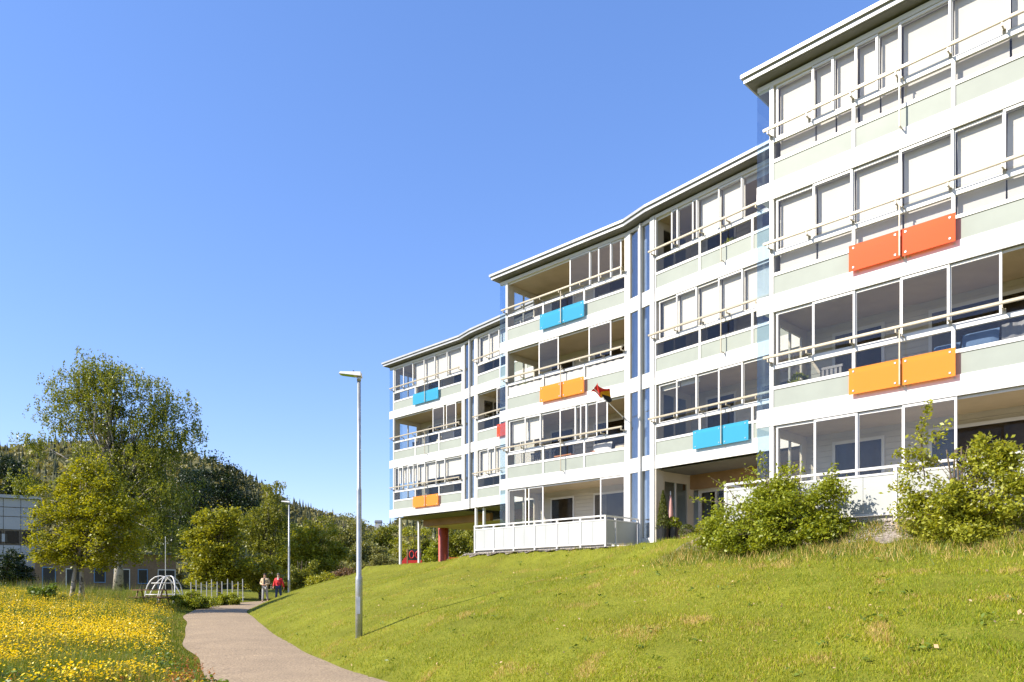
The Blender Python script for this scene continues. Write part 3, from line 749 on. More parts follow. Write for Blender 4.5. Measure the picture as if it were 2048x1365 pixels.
tree('conifer_tree', base_px(15, 95), lobes_px([(12, 935, 30, 36), (40, 965, 34, 40), (20, 1000, 45, 40)], 95), 'dark tree at the left edge above the panelled school building', 'tree', 'dark_leaf', 'bark', 10000, .28, .2, clump=.9, seed=13, limbs=24, group=bgt)
for i, (x, Z, L, lab, mt, sd_) in enumerate([
    (770, 92, [(770, 1075, 34, 26), (748, 1100, 30, 26)], 'small dark tree left of the farthest block', 'tree_leaf_b', 21),
    (832, 85, [(830, 1085, 40, 34), (860, 1105, 36, 26), (810, 1110, 36, 20)], 'tree seen between the white posts under the farthest block', 'tree_leaf_a', 22),
    (920, 80, [(920, 1075, 46, 40), (905, 1095, 40, 30)], 'tree seen right of the red column under the farthest block', 'tree_leaf_b', 23),
    (975, 74, [(975, 1072, 40, 40)], 'tree seen behind the left end of the middle terrace railing', 'tree_leaf_b', 24),
    (590, 74, [(585, 1075, 40, 35), (560, 1110, 40, 35)], 'dense green tree just behind the far lamp post', 'tree_leaf_b', 25),
    (738, 70, [(738, 1110, 30, 24), (715, 1125, 30, 20)], 'low olive tree right of the near lamp post', 'tree_leaf_pale', 26)]):
    tree('leafy_tree', base_px(x, Z), lobes_px(L, Z), lab, 'tree', mt, 'bark', 8500, .22, .14, clump=.65, seed=sd_, limbs=26, up=.5, group=bgt, aspect=.7)

def bush(name, x, Z, L, label, mt, n, ls, seed, cat='bush', group=None, clump=.3, **k):
    return tree(name, base_px(x, Z), lobes_px(L, Z), label, cat, mt, 'bark', n, ls, .05, stems=4, clump=clump, seed=seed, limbs=30, fork=.1, group=group, **k)
bg_ = 'bushes along the far path'
bush('hedge_bush', 520, 50, [(520, 1135, 46, 26), (500, 1160, 34, 26), (545, 1160, 34, 28)], 'rounded olive bush directly behind the walkers', 'tree_leaf_a', 9000, .14, 31, group=bg_)
bush('hedge_bush', 600, 52, [(598, 1140, 34, 30), (620, 1165, 40, 24), (590, 1172, 30, 20)], 'dark bush right of the far lamp post', 'tree_leaf_b', 8000, .15, 32, group=bg_)
bush('hedge_bush', 650, 44, [(650, 1164, 34, 13), (630, 1170, 18, 12)], 'small light green bush at the top of the lawn', 'tree_leaf_a', 5000, .12, 33, group=bg_)
bush('pink_bush', 690, 46, [(690, 1151, 18, 11)], 'small reddish bush at the top of the lawn', 'pink_leaf', 2600, .11, 34, group=bg_)
bush('hedge_bush', 762, 56, [(762, 1128, 40, 16), (720, 1140, 40, 14)], 'low hedge-like bush beside the posts of the farthest block', 'tree_leaf_pale', 7000, .14, 35, group=bg_)
bush('hedge_bush', 872, 52, [(868, 1105, 14, 18), (860, 1118, 22, 10)], 'bright green bush left of the red column', 'shrub_leaf', 3500, .12, 36, group=bg_)
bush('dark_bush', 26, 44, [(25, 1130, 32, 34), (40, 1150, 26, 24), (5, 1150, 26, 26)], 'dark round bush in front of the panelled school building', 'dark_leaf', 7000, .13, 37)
bush('meadow_bush', 95, 30, [(95, 1180, 24, 16), (70, 1190, 24, 14), (110, 1195, 20, 12)], 'clump of broad-leaved weeds at the back of the buttercups', 'broad_leaf', 1800, .14, 38, cat='weeds', clump=.2)
bush('verge_bush', 385, 37.5, [(385, 1198, 24, 16), (405, 1207, 26, 11), (362, 1206, 22, 14), (375, 1212, 30, 8)], 'leafy green weeds on the left verge of the path', 'shrub_leaf', 8000, .10, 39, cat='weeds', clump=.2)
bush('verge_bush', 445, 41.5, [(455, 1199, 26, 9), (425, 1203, 24, 9), (440, 1208, 40, 6)], 'low weeds in front of the wire fence posts', 'shrub_leaf', 5000, .11, 40, cat='weeds', clump=.2)

# the two big shrubs at the nearest terrace
_g3 = L3.shift(0, -1.95)
def rail_depth(x, d=.7): return _g3.O.y + _g3.u.y * _g3.t_at(x) - d
def shrub(x, L, label, seed, n, mt, shoots):
    b0 = base_px(x, rail_depth(x))
    root = tree('shrub', b0, lobes_px(L, 0, .6, rail_depth), label, 'shrub', mt, 'bark', n, .075, .035, stems=6, clump=.22, seed=seed, limbs=90, fork=.05, group='shrubs at the foot of the nearest terrace', up=.5, aspect=.5)
    rs = np.random.default_rng(seed + 50); q = MB(); pts = []
    for (xa, ya, xb, yb, n2) in shoots:          # long arching shoots with leaves along them
        a = px(xa, ya, rail_depth(xa)); b_ = px(xb, yb, rail_depth(xb, .8)); mid = a.lerp(b_, .5) + Vector((rs.uniform(-.08, .08), rs.uniform(-.15, .15), .06))
        MB().tube([a, a.lerp(mid, .5), mid, mid.lerp(b_, .6), b_], [.012, .010, .008, .006, .003], 5).build('shoot', 'bark', root)
        for i in range(n2):
            u = rs.uniform(.12, 1); p = (a.lerp(mid, u * 2) if u < .5 else mid.lerp(b_, u * 2 - 1))
            pts.append(list(p + Vector(rs.normal(size=3) * np.array([.075, .075, .07]) * (1.25 - .6 * u))))
    np_mesh('shoot_leaves', leaf_quads(np.array(pts), .085, .5, .5, 0, rs), 4, mt, root)
    return root
shrub(1560, [(1548, 985, 70, 50), (1480, 1050, 80, 42), (1600, 1025, 88, 55), (1550, 1080, 135, 34), (1660, 985, 40, 36), (1645, 1060, 62, 38), (1440, 1085, 56, 24)],
      'large dense green shrub left, covering the end of the nearest terrace railing', 61, 32000, 'shrub_leaf',
      [(1500, 1020, 1378, 1000, 70), (1480, 1010, 1420, 955, 50), (1540, 990, 1520, 905, 70), (1555, 1000, 1590, 930, 70), (1640, 1000, 1670, 930, 80), (1660, 1000, 1705, 985, 60), (1600, 1000, 1605, 935, 50), (1530, 980, 1488, 935, 50), (1620, 1080, 1690, 1060, 50)])
shrub(1915, [(1855, 985, 60, 44), (1935, 1005, 75, 52), (1900, 1050, 95, 38), (1975, 925, 48, 46), (1835, 915, 34, 36), (2028, 985, 46, 60), (2005, 925, 40, 40), (1950, 1070, 100, 28), (1850, 1035, 60, 30)],
      'looser light green shrub at the right with one tall shoot before the terrace', 62, 17000, 'shrub_leaf_b',
      [(1850, 960, 1858, 805, 170), (1840, 950, 1790, 900, 70), (1870, 890, 1895, 850, 60), (1860, 1000, 1775, 975, 80), (1960, 950, 1965, 870, 110), (1975, 940, 2012, 885, 80), (2010, 990, 2046, 940, 70), (1870, 1010, 1790, 1010, 60), (1930, 960, 1900, 910, 70), (2000, 1000, 2050, 1000, 60), (1845, 900, 1835, 860, 50)])

# forest on the hills, too far to pick apart
def blob_template(kind, rs):
    if kind == 'conifer':
        T = []
        for i in range(7):
            z0 = i / 7 * .9; r0 = .20 * (1 - i / 7.4)
            for k in range(6):
                a = k / 6 * 6.283 + rs.uniform(0, .6); b2 = a + 1.2
                T.append([(r0 * math.cos(a), r0 * math.sin(a), z0 + rs.uniform(-.03, .03)), (r0 * math.cos(b2) * .8, r0 * math.sin(b2) * .8, z0 + rs.uniform(0, .05)), (0, 0, z0 + .26)])
        return np.array(T)
    P = unit(rs.normal(size=(70, 3))) * rs.uniform(.3, 1, (70, 1)) ** .5 * np.array([.42, .42, .42]) + np.array([0, 0, .5])
    return leaf_quads(P, .26, .8, .3, 0, rs)[:, :3, :] if False else np.stack([P + rs.normal(size=P.shape) * .11 for _ in range(3)], 1)
def scatter(name, n, kinds, matname, seed, kr, size, xr=(-700, 2600), dark=None):
    rs = np.random.default_rng(seed); out = []
    xs = rs.uniform(xr[0], xr[1], n); ks = rs.uniform(kr[0], kr[1], n)
    if True:
        xs[: n // 2] = rs.uniform(-80, 1050, n // 2)
    bare = np.exp(-(((xs - 455) / 45) ** 2 + ((ks - .86) / .12) ** 2)); kp = rs.uniform(0, 1, n) > bare * .9; xs, ks = xs[kp], ks[kp]; n = len(xs)   # rocky top
    X, Y, Zz = hill_h(xs, ks)
    T = [blob_template(kd, rs) for kd in kinds for _ in range(3)]
    for i in range(n):
        t_ = T[i % len(T)]; s = size * rs.uniform(.6, 1.35); a = rs.uniform(0, 6.28); ca, sa = math.cos(a), math.sin(a)
        q = t_ * s; out.append(np.stack([q[..., 0] * ca - q[..., 1] * sa + X[i], q[..., 0] * sa + q[..., 1] * ca + Y[i], q[..., 2] + Zz[i] - .5], -1))
    o = np_mesh(name, np.concatenate(out), 3, matname)
    return tag(o, None, kind='stuff')
tag(scatter('hillside_forest', 4200, ['leafy'], 'forest_leaf', 71, (.0, 1.0), 7.5), 'mixed leafy forest covering the hillside behind the trees', 'forest')
tag(scatter('hillside_conifers', 1700, ['conifer'], 'forest_conifer', 72, (.15, 1.0), 9.5), 'dark pointed conifers scattered over the hill and its ridge', 'forest')

# ------------------------------------------------------------------ grass
def keep_lawn(X, Y):
    dp, sp, _ = near_poly(X, Y, PC)
    inside = X > np.interp(-Y, -BL[:, 1], BL[:, 0])
    return dp, sp, inside
def blades(name, X, Y, h, wd, matname, lean=.5, seed=3, mats=None, mi=None):
    rs = np.random.default_rng(seed); n = len(X); Z = terrain(X, Y)
    hh = h * rs.uniform(.55, 1.25, n); a = rs.uniform(0, 6.283, n); la = rs.uniform(0, 6.283, n); ln = hh * lean * rs.uniform(.1, 1.0, n)
    dx, dy = np.cos(a) * wd / 2, np.sin(a) * wd / 2
    tip = np.stack([X + np.cos(la) * ln, Y + np.sin(la) * ln, Z + hh], -1)
    b0 = np.stack([X - dx, Y - dy, Z - .01], -1); b1 = np.stack([X + dx, Y + dy, Z - .01], -1)
    return np_mesh(name, np.stack([b0, b1, tip], 1), 3, matname, mats=mats, mi=mi)
def sample(n, x_rng, y_rng, rs, near=1.25):
    """points spread over the view wedge, denser near the camera"""
    xp = rs.uniform(x_rng[0], x_rng[1], n); u = rs.uniform(0, 1, n)
    p = 1 - near
    d = (y_rng[0] ** p + u * (y_rng[1] ** p - y_rng[0] ** p)) ** (1 / p)
    return (xp - CX) / FPX * d, d
rs = np.random.default_rng(81)
X, Y = sample(720000, (300, 2620), (6.5, 48), rs, 1.15)
dp, sp, ins = keep_lawn(X, Y)
ok = (sp < 0) & (dp > PHW - .16 * rs.uniform(0, 1, len(X)) ** 2) & ~ins
X, Y = X[ok], Y[ok]
def fnoise(X, Y, f, seed):
    r2 = np.random.default_rng(seed); o = np.zeros(len(X))
    for k in range(9):
        a_ = r2.uniform(0, 6.283); ff = f * r2.uniform(.6, 1.9); o += np.sin((X * math.cos(a_) + Y * math.sin(a_)) * ff + r2.uniform(0, 6.283))
    return o / 3
big, midn, small = fnoise(X, Y, .7, 1), fnoise(X, Y, 2.6, 2), fnoise(X, Y, 9, 3)
sel = rs.uniform(0, 1, len(X)) < np.clip(.75 + .16 * midn + .14 * small, .25, 1); X, Y, big, midn, small = [q[sel] for q in (X, Y, big, midn, small)]
pd = np.clip(.10 + .12 * big + .16 * midn + .13 * small, .02, .85); pd = np.where((midn + .7 * small > 1.45), .85, pd)
pg = np.clip(.38 - .20 * big - .22 * midn, .05, .85); u = rs.uniform(0, 1, len(X))
kind = np.where(u < pd, 1, np.where(rs.uniform(0, 1, len(X)) < pg, 2, 0))
db, _, _ = near_poly(X, Y, BL)
hl = np.where(db < 1.2, .09, .048) * np.clip(1 + .22 * midn + .25 * small, .45, 1.7)
hl = np.where(kind == 1, hl * .7, hl)
tag(blades('lawn_grass', X, Y, hl, .0105, 'grass_blade', 1.1, 5, mats=['grass_blade', 'dry_blade', 'green_blade'], mi=kind), 'short mown yellow-green grass on the sloping lawn', 'grass', kind='stuff')
# a few broad-leaved weed tufts and fallen leaves in the lawn
X, Y = sample(170, (560, 2100), (7.5, 30), rs, .8); dp, sp, ins = keep_lawn(X, Y); ok = (sp < 0) & (dp > PHW + .2) & ~ins; X, Y = X[ok], Y[ok]
P = np.concatenate([np.stack([x0 + rs.normal(size=7) * .05, y0 + rs.normal(size=7) * .05, np.full(7, th(x0, y0)) + rs.uniform(.03, .09, 7)], -1) for x0, y0 in zip(X, Y)])
tag(np_mesh('lawn_weeds', leaf_quads(P, .075, .4, .8, 0, rs), 4, 'broad_leaf'), 'small dark weed tufts dotted over the lawn', 'weeds', kind='stuff')
X, Y = sample(420, (560, 2100), (7.5, 34), rs, .6); dp, sp, ins = keep_lawn(X, Y); ok = (sp < 0) & (dp > PHW + .1) & ~ins; X, Y = X[ok], Y[ok]
P = np.stack([X, Y, terrain(X, Y) + .05], -1)
tag(np_mesh('fallen_leaves', leaf_quads(P, .055, .7, .9, 0, rs), 4, 'dead_leaf'), 'pale dry leaves and clippings scattered on the lawn', 'leaves', kind='stuff')
# rough longer grass at the foot of the nearest terrace and on the path verges
t_ = rs.uniform(0, 1, 17000); t_ = t_ * 11.5 - 1
g3 = L3.shift(0, -2.1); off = -np.abs(rs.normal(size=17000)) * .75 - .10
X = g3.O.x + g3.u.x * t_ + g3.n.x * off; Y = g3.O.y + g3.u.y * t_ + g3.n.y * off
c = vnoise(X, Y, 2.2, 4) > -.45; X, Y = X[c], Y[c]
tag(blades('rough_grass', X, Y, .17, .016, 'meadow_blade', .9, 6, mats=['meadow_blade', 'dry_blade'], mi=(rs.uniform(0, 1, len(X)) < .35).astype(int)), 'longer rough grass along the foot of the nearest terrace', 'grass', kind='stuff')

# meadow left of the path
X, Y = sample(370000, (-330, 720), (6.0, 44), rs, 1.05)
dp, sp, _ = keep_lawn(X, Y)
ok = (sp > 0) & (dp > PHW - .05); X, Y, dp = X[ok], Y[ok], dp[ok]
hm = np.clip((dp - PHW) / 1.2, .12, 1) * np.where(Y < 10, .34, .42) * (1 + .3 * vnoise(X, Y, .8, 2))
tall = (Y > 24) & (dp > 3); hm = np.where(tall, hm * np.where(rs.uniform(0, 1, len(X)) < .15, 1.9, 1.1), hm)
dry = (rs.uniform(0, 1, len(X)) < .10 + .12 * (vnoise(X, Y, .6, 6) > .3)).astype(int)
tag(blades('meadow_grass', X, Y, hm, .016, 'meadow_blade', .55, 9, mats=['meadow_blade', 'dry_blade'], mi=dry), 'tall wild grass of the meadow left of the path', 'grass', kind='stuff')
# broad leaves low in the meadow
X, Y = sample(26000, (-60, 520), (6.0, 30), rs, 1.7); dp, sp, _ = keep_lawn(X, Y)
ok = (sp > 0) & (dp > PHW + .55) & (vnoise(X, Y, 1.1, 12) > -.1); X, Y = X[ok], Y[ok]
P = np.stack([X, Y, terrain(X, Y) + rs.uniform(.08, .42, len(X))], -1)
tag(np_mesh('meadow_leaves', leaf_quads(P, .085, .5, .6, 0, rs), 4, 'broad_leaf'), 'broad green leaves low among the meadow grass', 'weeds', kind='stuff')
# buttercups: small five-petal cups on top of the grass
X, Y = sample(150000, (-330, 560), (6.2, 36), rs, .6); dp, sp, _ = keep_lawn(X, Y)
patch = vnoise(X, Y, .42, 14) + .5 * vnoise(X, Y, 1.3, 15)
# bare patches read from the photograph: a grey-green patch at the left and leafy corner at the bottom left
gx_, gy_ = -6.9, 13.5
patch -= 1.6 * np.exp(-(((X - gx_) / 1.7) ** 2 + ((Y - gy_) / 3.0) ** 2)) + 1.3 * np.exp(-(((X + 4.9) / 1.8) ** 2 + ((Y - 7.4) / 2.2) ** 2)) + 1.0 * np.exp(-(((X + 3.6) / 1.0) ** 2 + ((Y - 10) / 2.5) ** 2))
patch -= .95 * np.clip((11 - Y) / 2.5, 0, 1)
patch += .5 * np.exp(-(((X + 8.5) / 3) ** 2 + ((Y - 18) / 6) ** 2))
ok = (sp > 0) & (dp > PHW + .35 + .5 * rs.uniform(0, 1, len(X))) & (rs.uniform(0, 1, len(X)) < np.clip(.52 + .75 * patch, .03, 1)); X, Y, dp = X[ok], Y[ok], dp[ok]
n = len(X); Zf = terrain(X, Y) + np.clip((dp - PHW) / 1.2, .3, 1) * rs.uniform(.30, .56, n)
C = np.stack([X, Y, Zf], -1)
nor = rs.normal(size=(n, 3)) * .55; nor[:, 2] += 1; nor[:, 0] -= .35; nor = unit(nor)
a = unit(np.cross(nor, rs.normal(size=(n, 3)))); b = np.cross(nor, a); r5 = .0172 * rs.uniform(.75, 1.2, (n, 1))
ring = [C + (a * math.cos(k * 1.2566) + b * math.sin(k * 1.2566)) * r5 + nor * r5 * .25 for k in range(5)]
tag(np_mesh('buttercups', np.stack(ring, 1), 5, 'buttercup'), 'thousands of yellow buttercups in the meadow left of the path', 'flowers', kind='stuff')
# reddish sorrel heads at the bottom of the frame
sp_ = []
for cx_, cy_ in ((-4.2, 8.6), (-3.9, 9.0), (-5.6, 8.0), (-4.35, 10.2), (-4.1, 9.5), (-5.2, 12)):
    for k in range(7):
        x0, y0 = cx_ + rs.normal() * .16, cy_ + rs.normal() * .2; z0 = th(x0, y0); hgt = rs.uniform(.42, .6)
        u = rs.uniform(.55, 1.0, 26); sp_.append(np.stack([x0 + rs.normal(size=26) * .016, y0 + rs.normal(size=26) * .016, z0 + hgt * u], -1))
tag(np_mesh('sorrel_heads', leaf_quads(np.concatenate(sp_), .03, .6, .1, 0, rs), 4, 'sorrel'), 'reddish sorrel seed heads at the near edge of the meadow', 'weeds', kind='stuff')

# gravel strips at the terraces
def strip(name, fr, t0, t1, d0, d1, label, n):
    rs2 = np.random.default_rng(len(name) + n); mb = MB(); K = 24
    for i in range(K + 1):
        t_ = t0 + (t1 - t0) * i / K
        for d_ in (d0, d0 + (d1 - d0) * .5 + .08 * math.sin(i * 1.3), d1 + .14 * math.sin(i * 2.1)):
            x, y = fr.xy(t_, d_); mb.v.append((x, y, th(x, y) + .02))
    for i in range(K):
        for k in range(2): mb.f.append((i * 3 + k, i * 3 + k + 1, i * 3 + k + 4, i * 3 + k + 3)); mb.mi.append(0)
    mb.f = [tuple(reversed(f_)) for f_ in mb.f]
    tag(mb.build(name, 'gravel_bed'), None, kind='structure')
    t_ = rs2.uniform(t0, t1, n); d_ = d0 + (d1 - d0) * rs2.uniform(0, 1, n) ** 1.0
    X = fr.O.x + fr.u.x * t_ + fr.n.x * d_; Y = fr.O.y + fr.u.y * t_ + fr.n.y * d_
    Zp = terrain(X, Y) + .02; s = rs2.uniform(.012, .04, (n, 1, 1))
    octa = np.array([[(1, 0, 0), (0, 1, 0), (0, 0, .7)], [(0, 1, 0), (-1, 0, 0), (0, 0, .7)], [(-1, 0, 0), (0, -1, 0), (0, 0, .7)], [(0, -1, 0), (1, 0, 0), (0, 0, .7)]], float).reshape(1, 12, 3)
    jit = rs2.uniform(.7, 1.3, (n, 1, 3)); V = (octa * jit * s + np.stack([X, Y, Zp], -1)[:, None, :]).reshape(n * 4, 3, 3)
    tag(np_mesh('pebbles', V, 3, 'pebble'), label, 'gravel', kind='stuff')
strip('gravel_strip', L2, .1, 7.6, -2.05, -2.5, 'grey pebbles along the foot of the middle terrace', 1800)
strip('gravel_bed', L3, -1.2, 9.4, -2.05, -2.75, 'brown pebbles and chips under the big shrubs', 4200)

# ------------------------------------------------------------------ lamp posts
def lamp(x, Z, label, top):
    b = base_px(x, Z); H = EYE + (HOR - top) / FPX * Z - b[2]
    L = thing('street_lamp', b, label, 'street lamp', 'lamp posts along the path')
    mb = MB(); mb.lathe([(.085, -.3), (.085, 1.35), (.083, 1.40), (.062, 1.46), (.060, H * .56), (.058, H * .56 + .03), (.048, H * .56 + .06), (.042, H - .12)], b, 14)
    mb.build('pole', 'steel', L, smooth=True)
    MB().lathe([(.05, H - .13), (.052, H - .02), (.03, H)], b, 12).build('collar', 'steel', L, smooth=True)
    MB().box(b[0] - .045, b[0] + .045, b[1] - .0885, b[1] - .080, b[2] + .55, b[2] + .95).build('service_door', 'steel', L)
    z = b[2] + H; hd = MB()
    hd.hexa([(b[0] - .46, b[1] - .10, z + .035), (b[0] + .06, b[1] - .13, z - .03), (b[0] + .06, b[1] + .13, z - .03), (b[0] - .46, b[1] + .10, z + .035),
             (b[0] - .43, b[1] - .08, z + .085), (b[0] + .05, b[1] - .09, z + .075), (b[0] + .05, b[1] + .09, z + .075), (b[0] - .43, b[1] + .08, z + .085)])
    h = hd.build('lamp_head', 'white_metal', L)
    MB().hexa([(b[0] - .42, b[1] - .08, z + .020), (b[0] - .12, b[1] - .10, z - .016), (b[0] - .12, b[1] + .10, z - .016), (b[0] - .42, b[1] + .08, z + .020),
               (b[0] - .42, b[1] - .08, z + .029), (b[0] - .12, b[1] - .10, z - .008), (b[0] - .12, b[1] + .10, z - .008), (b[0] - .42, b[1] + .08, z + .029)]).build('lamp_lens', 'lens_grass_reflection', h)
    MB().lathe([(.022, .0), (.022, .035), (.012, .045)], (b[0] - .13, b[1], z + .08), 8).build('sensor_cap', 'black_plastic', h)
    return L
simple('lens_grass_reflection', (.22, .42, .06), .25, var=.05)  # green grass reflection on the underside, put into the lens colour
lamp(718, 17.75, 'near tall grey lamp post standing alone on the lawn', 752)
lamp(578, 46.2, 'far lamp post beside the two walkers', 1005)

# ------------------------------------------------------------------ the two walkers
def skinned(name, verts, edges_, radii, matname, parent=None, sub=1, root=0):
    me = bpy.data.meshes.new(name); me.from_pydata(verts, edges_, []); me.materials.append(M[matname])
    o = bpy.data.objects.new(name, me); COL.objects.link(o)
    sk = o.modifiers.new('skin', 'SKIN'); sk.use_smooth_shade = True
    for i, r_ in enumerate(radii):
        me.skin_vertices[0].data[i].radius = (r_ if hasattr(r_, '__len__') else (r_, r_)); me.skin_vertices[0].data[i].use_root = (i == root)
    if sub: ss = o.modifiers.new('sub', 'SUBSURF'); ss.levels = sub; ss.render_levels = sub
    if parent: o.parent = parent
    return o
def person(x, Z, label, jmat, tmat, hairmat, H, stride, arms_bent, extra):
    b = base_px(x, Z)
    b = (b[0], b[1], b[2] + .10)
    s = H / 1.75; fwd = -1      # walking towards the camera
    def S(*p): return (p[0] * s, p[1] * s, p[2] * s)
    hipL, hipR = (-.09, 0, .90), (.09, 0, .90)
    kL, kR = (-.10, -.10 * stride, .50), (.10, .12 * stride, .50)
    aL, aR = (-.11, -.20 * stride, .09), (.11, .30 * stride, .12)
    tL, tR = (-.12, -.36 * stride, .035), (.12, .16 * stride, .03)
    if arms_bent:
        eL, eR = (-.27, .02, 1.12), (.27, .02, 1.12); wL, wR = (-.08, -.22, 1.06), (.09, -.22, 1.04); hL, hR = (-.03, -.25, 1.05), (.03, -.26, 1.03)
    else:
        eL, eR = (-.27, .05, 1.13), (.27, -.02, 1.13); wL, wR = (-.29, -.06, .90), (.31, .04, .88); hL, hR = (-.29, -.09, .82), (.31, .03, .80)
    V = [(0, 0, .95), (0, .01, 1.15), (0, 0, 1.36), (0, -.005, 1.46), (0, -.02, 1.53), (0, -.03, 1.60), (0, -.01, 1.69), (0, -.125, 1.60),
         hipL, kL, aL, tL, hipR, kR, aR, tR, (-.17, 0, 1.39), eL, wL, hL, (.17, 0, 1.39), eR, wR, hR]
    E_ = [(0, 1), (1, 2), (2, 3), (3, 4), (4, 5), (5, 6), (5, 7), (0, 8), (8, 9), (9, 10), (10, 11), (0, 12), (12, 13), (13, 14), (14, 15), (2, 16), (16, 17), (17, 18), (18, 19), (2, 20), (20, 21), (21, 22), (22, 23)]
    rad = [(.13, .10), (.125, .095), (.13, .095), .055, .075, .092, .07, .014, .085, .058, .042, .035, .085, .058, .042, .035, .06, .045, .034, .036, .06, .045, .034, .036]
    for hnd, sx in ((19, -1), (23, 1)):        # five fingers on each hand
        hp = Vector(V[hnd]); wp = Vector(V[hnd - 1]); d = (hp - wp).normalized(); side = Vector((0, 1, 0)).cross(d); side = side.normalized() if side.length > .1 else Vector((1, 0, 0))
        for j in range(5):
            o_ = (j - 2) * .016; L = (.06, .078, .082, .075, .055)[j]
            i0 = len(V); V.append(tuple(hp + d * L * .55 + Vector((0, o_, 0)))); V.append(tuple(hp + d * L + Vector((0, o_ * 1.2, 0)) + Vector((0, -.012, -.004))))
            E_ += [(hnd, i0), (i0, i0 + 1)]; rad += [.010, .008]
    root = skinned('person', [S(*p) for p in V], E_, [tuple(q * s for q in r_) if hasattr(r_, '__len__') else r_ * s for r_ in rad], 'skin')
    root.location = b; tag(root, label, 'person')
    idx = [0, 1, 2, 16, 17, 18, 20, 21, 22]
    JV = [V[i] for i in idx]; JV[0] = (0, 0, .86); JV.append((0, 0, 1.43))
    JE = [(0, 1), (1, 2), (2, 3), (3, 4), (4, 5), (2, 6), (6, 7), (7, 8), (2, 9)]
    JR = [(.20, .145), (.195, .145), (.19, .14), .088, .072, .056, .088, .072, .056, .075]
    skinned('jacket', [S(*p) for p in JV], JE, [tuple(q * s for q in r_) if hasattr(r_, '__len__') else r_ * s for r_ in JR], jmat, root, 1, 1)
    TV = [(0, 0, .93), hipL, kL, aL, hipR, kR, aR]
    skinned('trousers', [S(*p) for p in TV], [(0, 1), (1, 2), (2, 3), (0, 4), (4, 5), (5, 6)], [(.15 * s, .12 * s), .105 * s, .078 * s, .066 * s, .105 * s, .078 * s, .066 * s], tmat, root)
    for a_, t2 in ((aL, tL), (aR, tR)):
        skinned('shoe', [S(a_[0], a_[1] + .03, a_[2] - .04), S((a_[0] + t2[0]) / 2, (a_[1] + t2[1]) / 2, t2[2] + .015), S(*t2)], [(0, 1), (1, 2)], [.048 * s, .05 * s, .042 * s], 'black_plastic', root)
    hb = MB()
    for i in range(7):
        for k in range(12): pass
    rs2 = np.random.default_rng(int(x)); ths = np.linspace(0, 1.75, 6); ring = []
    for i, th_ in enumerate(ths):
        for k in range(14):
            ph = k / 14 * 6.283; face = max(0, -math.sin(ph)); q = th_ * (1 - .45 * face)
            hb.v.append(S(.103 * math.sin(q) * math.cos(ph), -.025 + .118 * math.sin(q) * math.sin(ph), 1.615 + .128 * math.cos(q)))
    for i in range(5):
        for k in range(14): hb.f.append((i * 14 + k, (i + 1) * 14 + k, (i + 1) * 14 + (k + 1) % 14, i * 14 + (k + 1) % 14)); hb.mi.append(0)
    h = hb.build('hair', hairmat); h.parent = root
    for ex in (-.032, .032):
        e = MB().lathe([(.004, -.012), (.011, 0), (.004, .012)], S(ex, -.118, 1.625), 6).build('eye', 'black_plastic'); e.parent = root
    for nm, mt, box in extra:
        q = MB().box(*[c_ * s for c_ in box]).build(nm, mt); q.parent = root
    return root
person(530, 45.6, 'person in beige jacket and grey trousers with hands together, walking on the path', 'jacket_beige', 'trouser_grey', 'hair_dark', 1.76, .55, True, [('scarf', 'fabric_dark', (-.045, .045, -.155, -.13, 1.02, 1.46))])
person(557, 46.0, 'person in red jacket and dark jeans walking on the path beside the lamp', 'jacket_red', 'denim', 'hair_grey', 1.76, .75, False, [('collar', 'cloth_white', (-.04, .04, -.15, -.125, 1.33, 1.47))])

# ------------------------------------------------------------------ school building behind the trees
Zs = 62.0
a = px(-260, 980, Zs); b = px(76, 980, Zs + 6)
sb = thing('school_building', (*((a + b) / 2).xy, 1.2), 'white panelled two-storey building with a dark window band at the left edge', 'building')
fS = Frame((a.x, a.y), 0); dd = Vector((b.x - a.x, b.y - a.y)); Ls = dd.length; fS.u = dd / Ls; fS.n = Vector((-fS.u.y, fS.u.x))
zt = a.z
MB().fb(fS, 0, Ls, .12, 9, 0.6, zt - .1).build('wall', 'dark_wall', sb)
MB().fb(fS, -.2, Ls + .2, -.25, 9.2, zt - .1, zt + .18).build('roof', 'panel_white', sb)
for i in range(9):
    t0, t1 = Ls * i / 9, Ls * (i + 1) / 9
    for (z0, z1) in ((zt - .9, zt - .12), (zt - 2.9, zt - 1.75), (zt - 1.73, zt - .92), (zt - 6.4, zt - 4.28)):
        MB().fb(fS, t0 + .02, t1 - .02, 0, .1, z0 + .02, z1 - .02).build('panel', 'panel_white', sb)
    wdw = MB().fb(fS, t0 + .05, t1 - .05, .05, .09, zt - 4.22, zt - 2.96).build('window', 'dark_wall', sb)
    MB().fb(fS, t0 + .12, t1 - .12, .030, .040, zt - 4.15, zt - 3.02).build('pane', 'glass_dark', wdw)
    if i % 2 == 0: MB().fb(fS, t0 + .9, t0 + 1.6, .042, .048, zt - 4.0, zt - 3.3).build('curtain', 'panel_white', wdw)
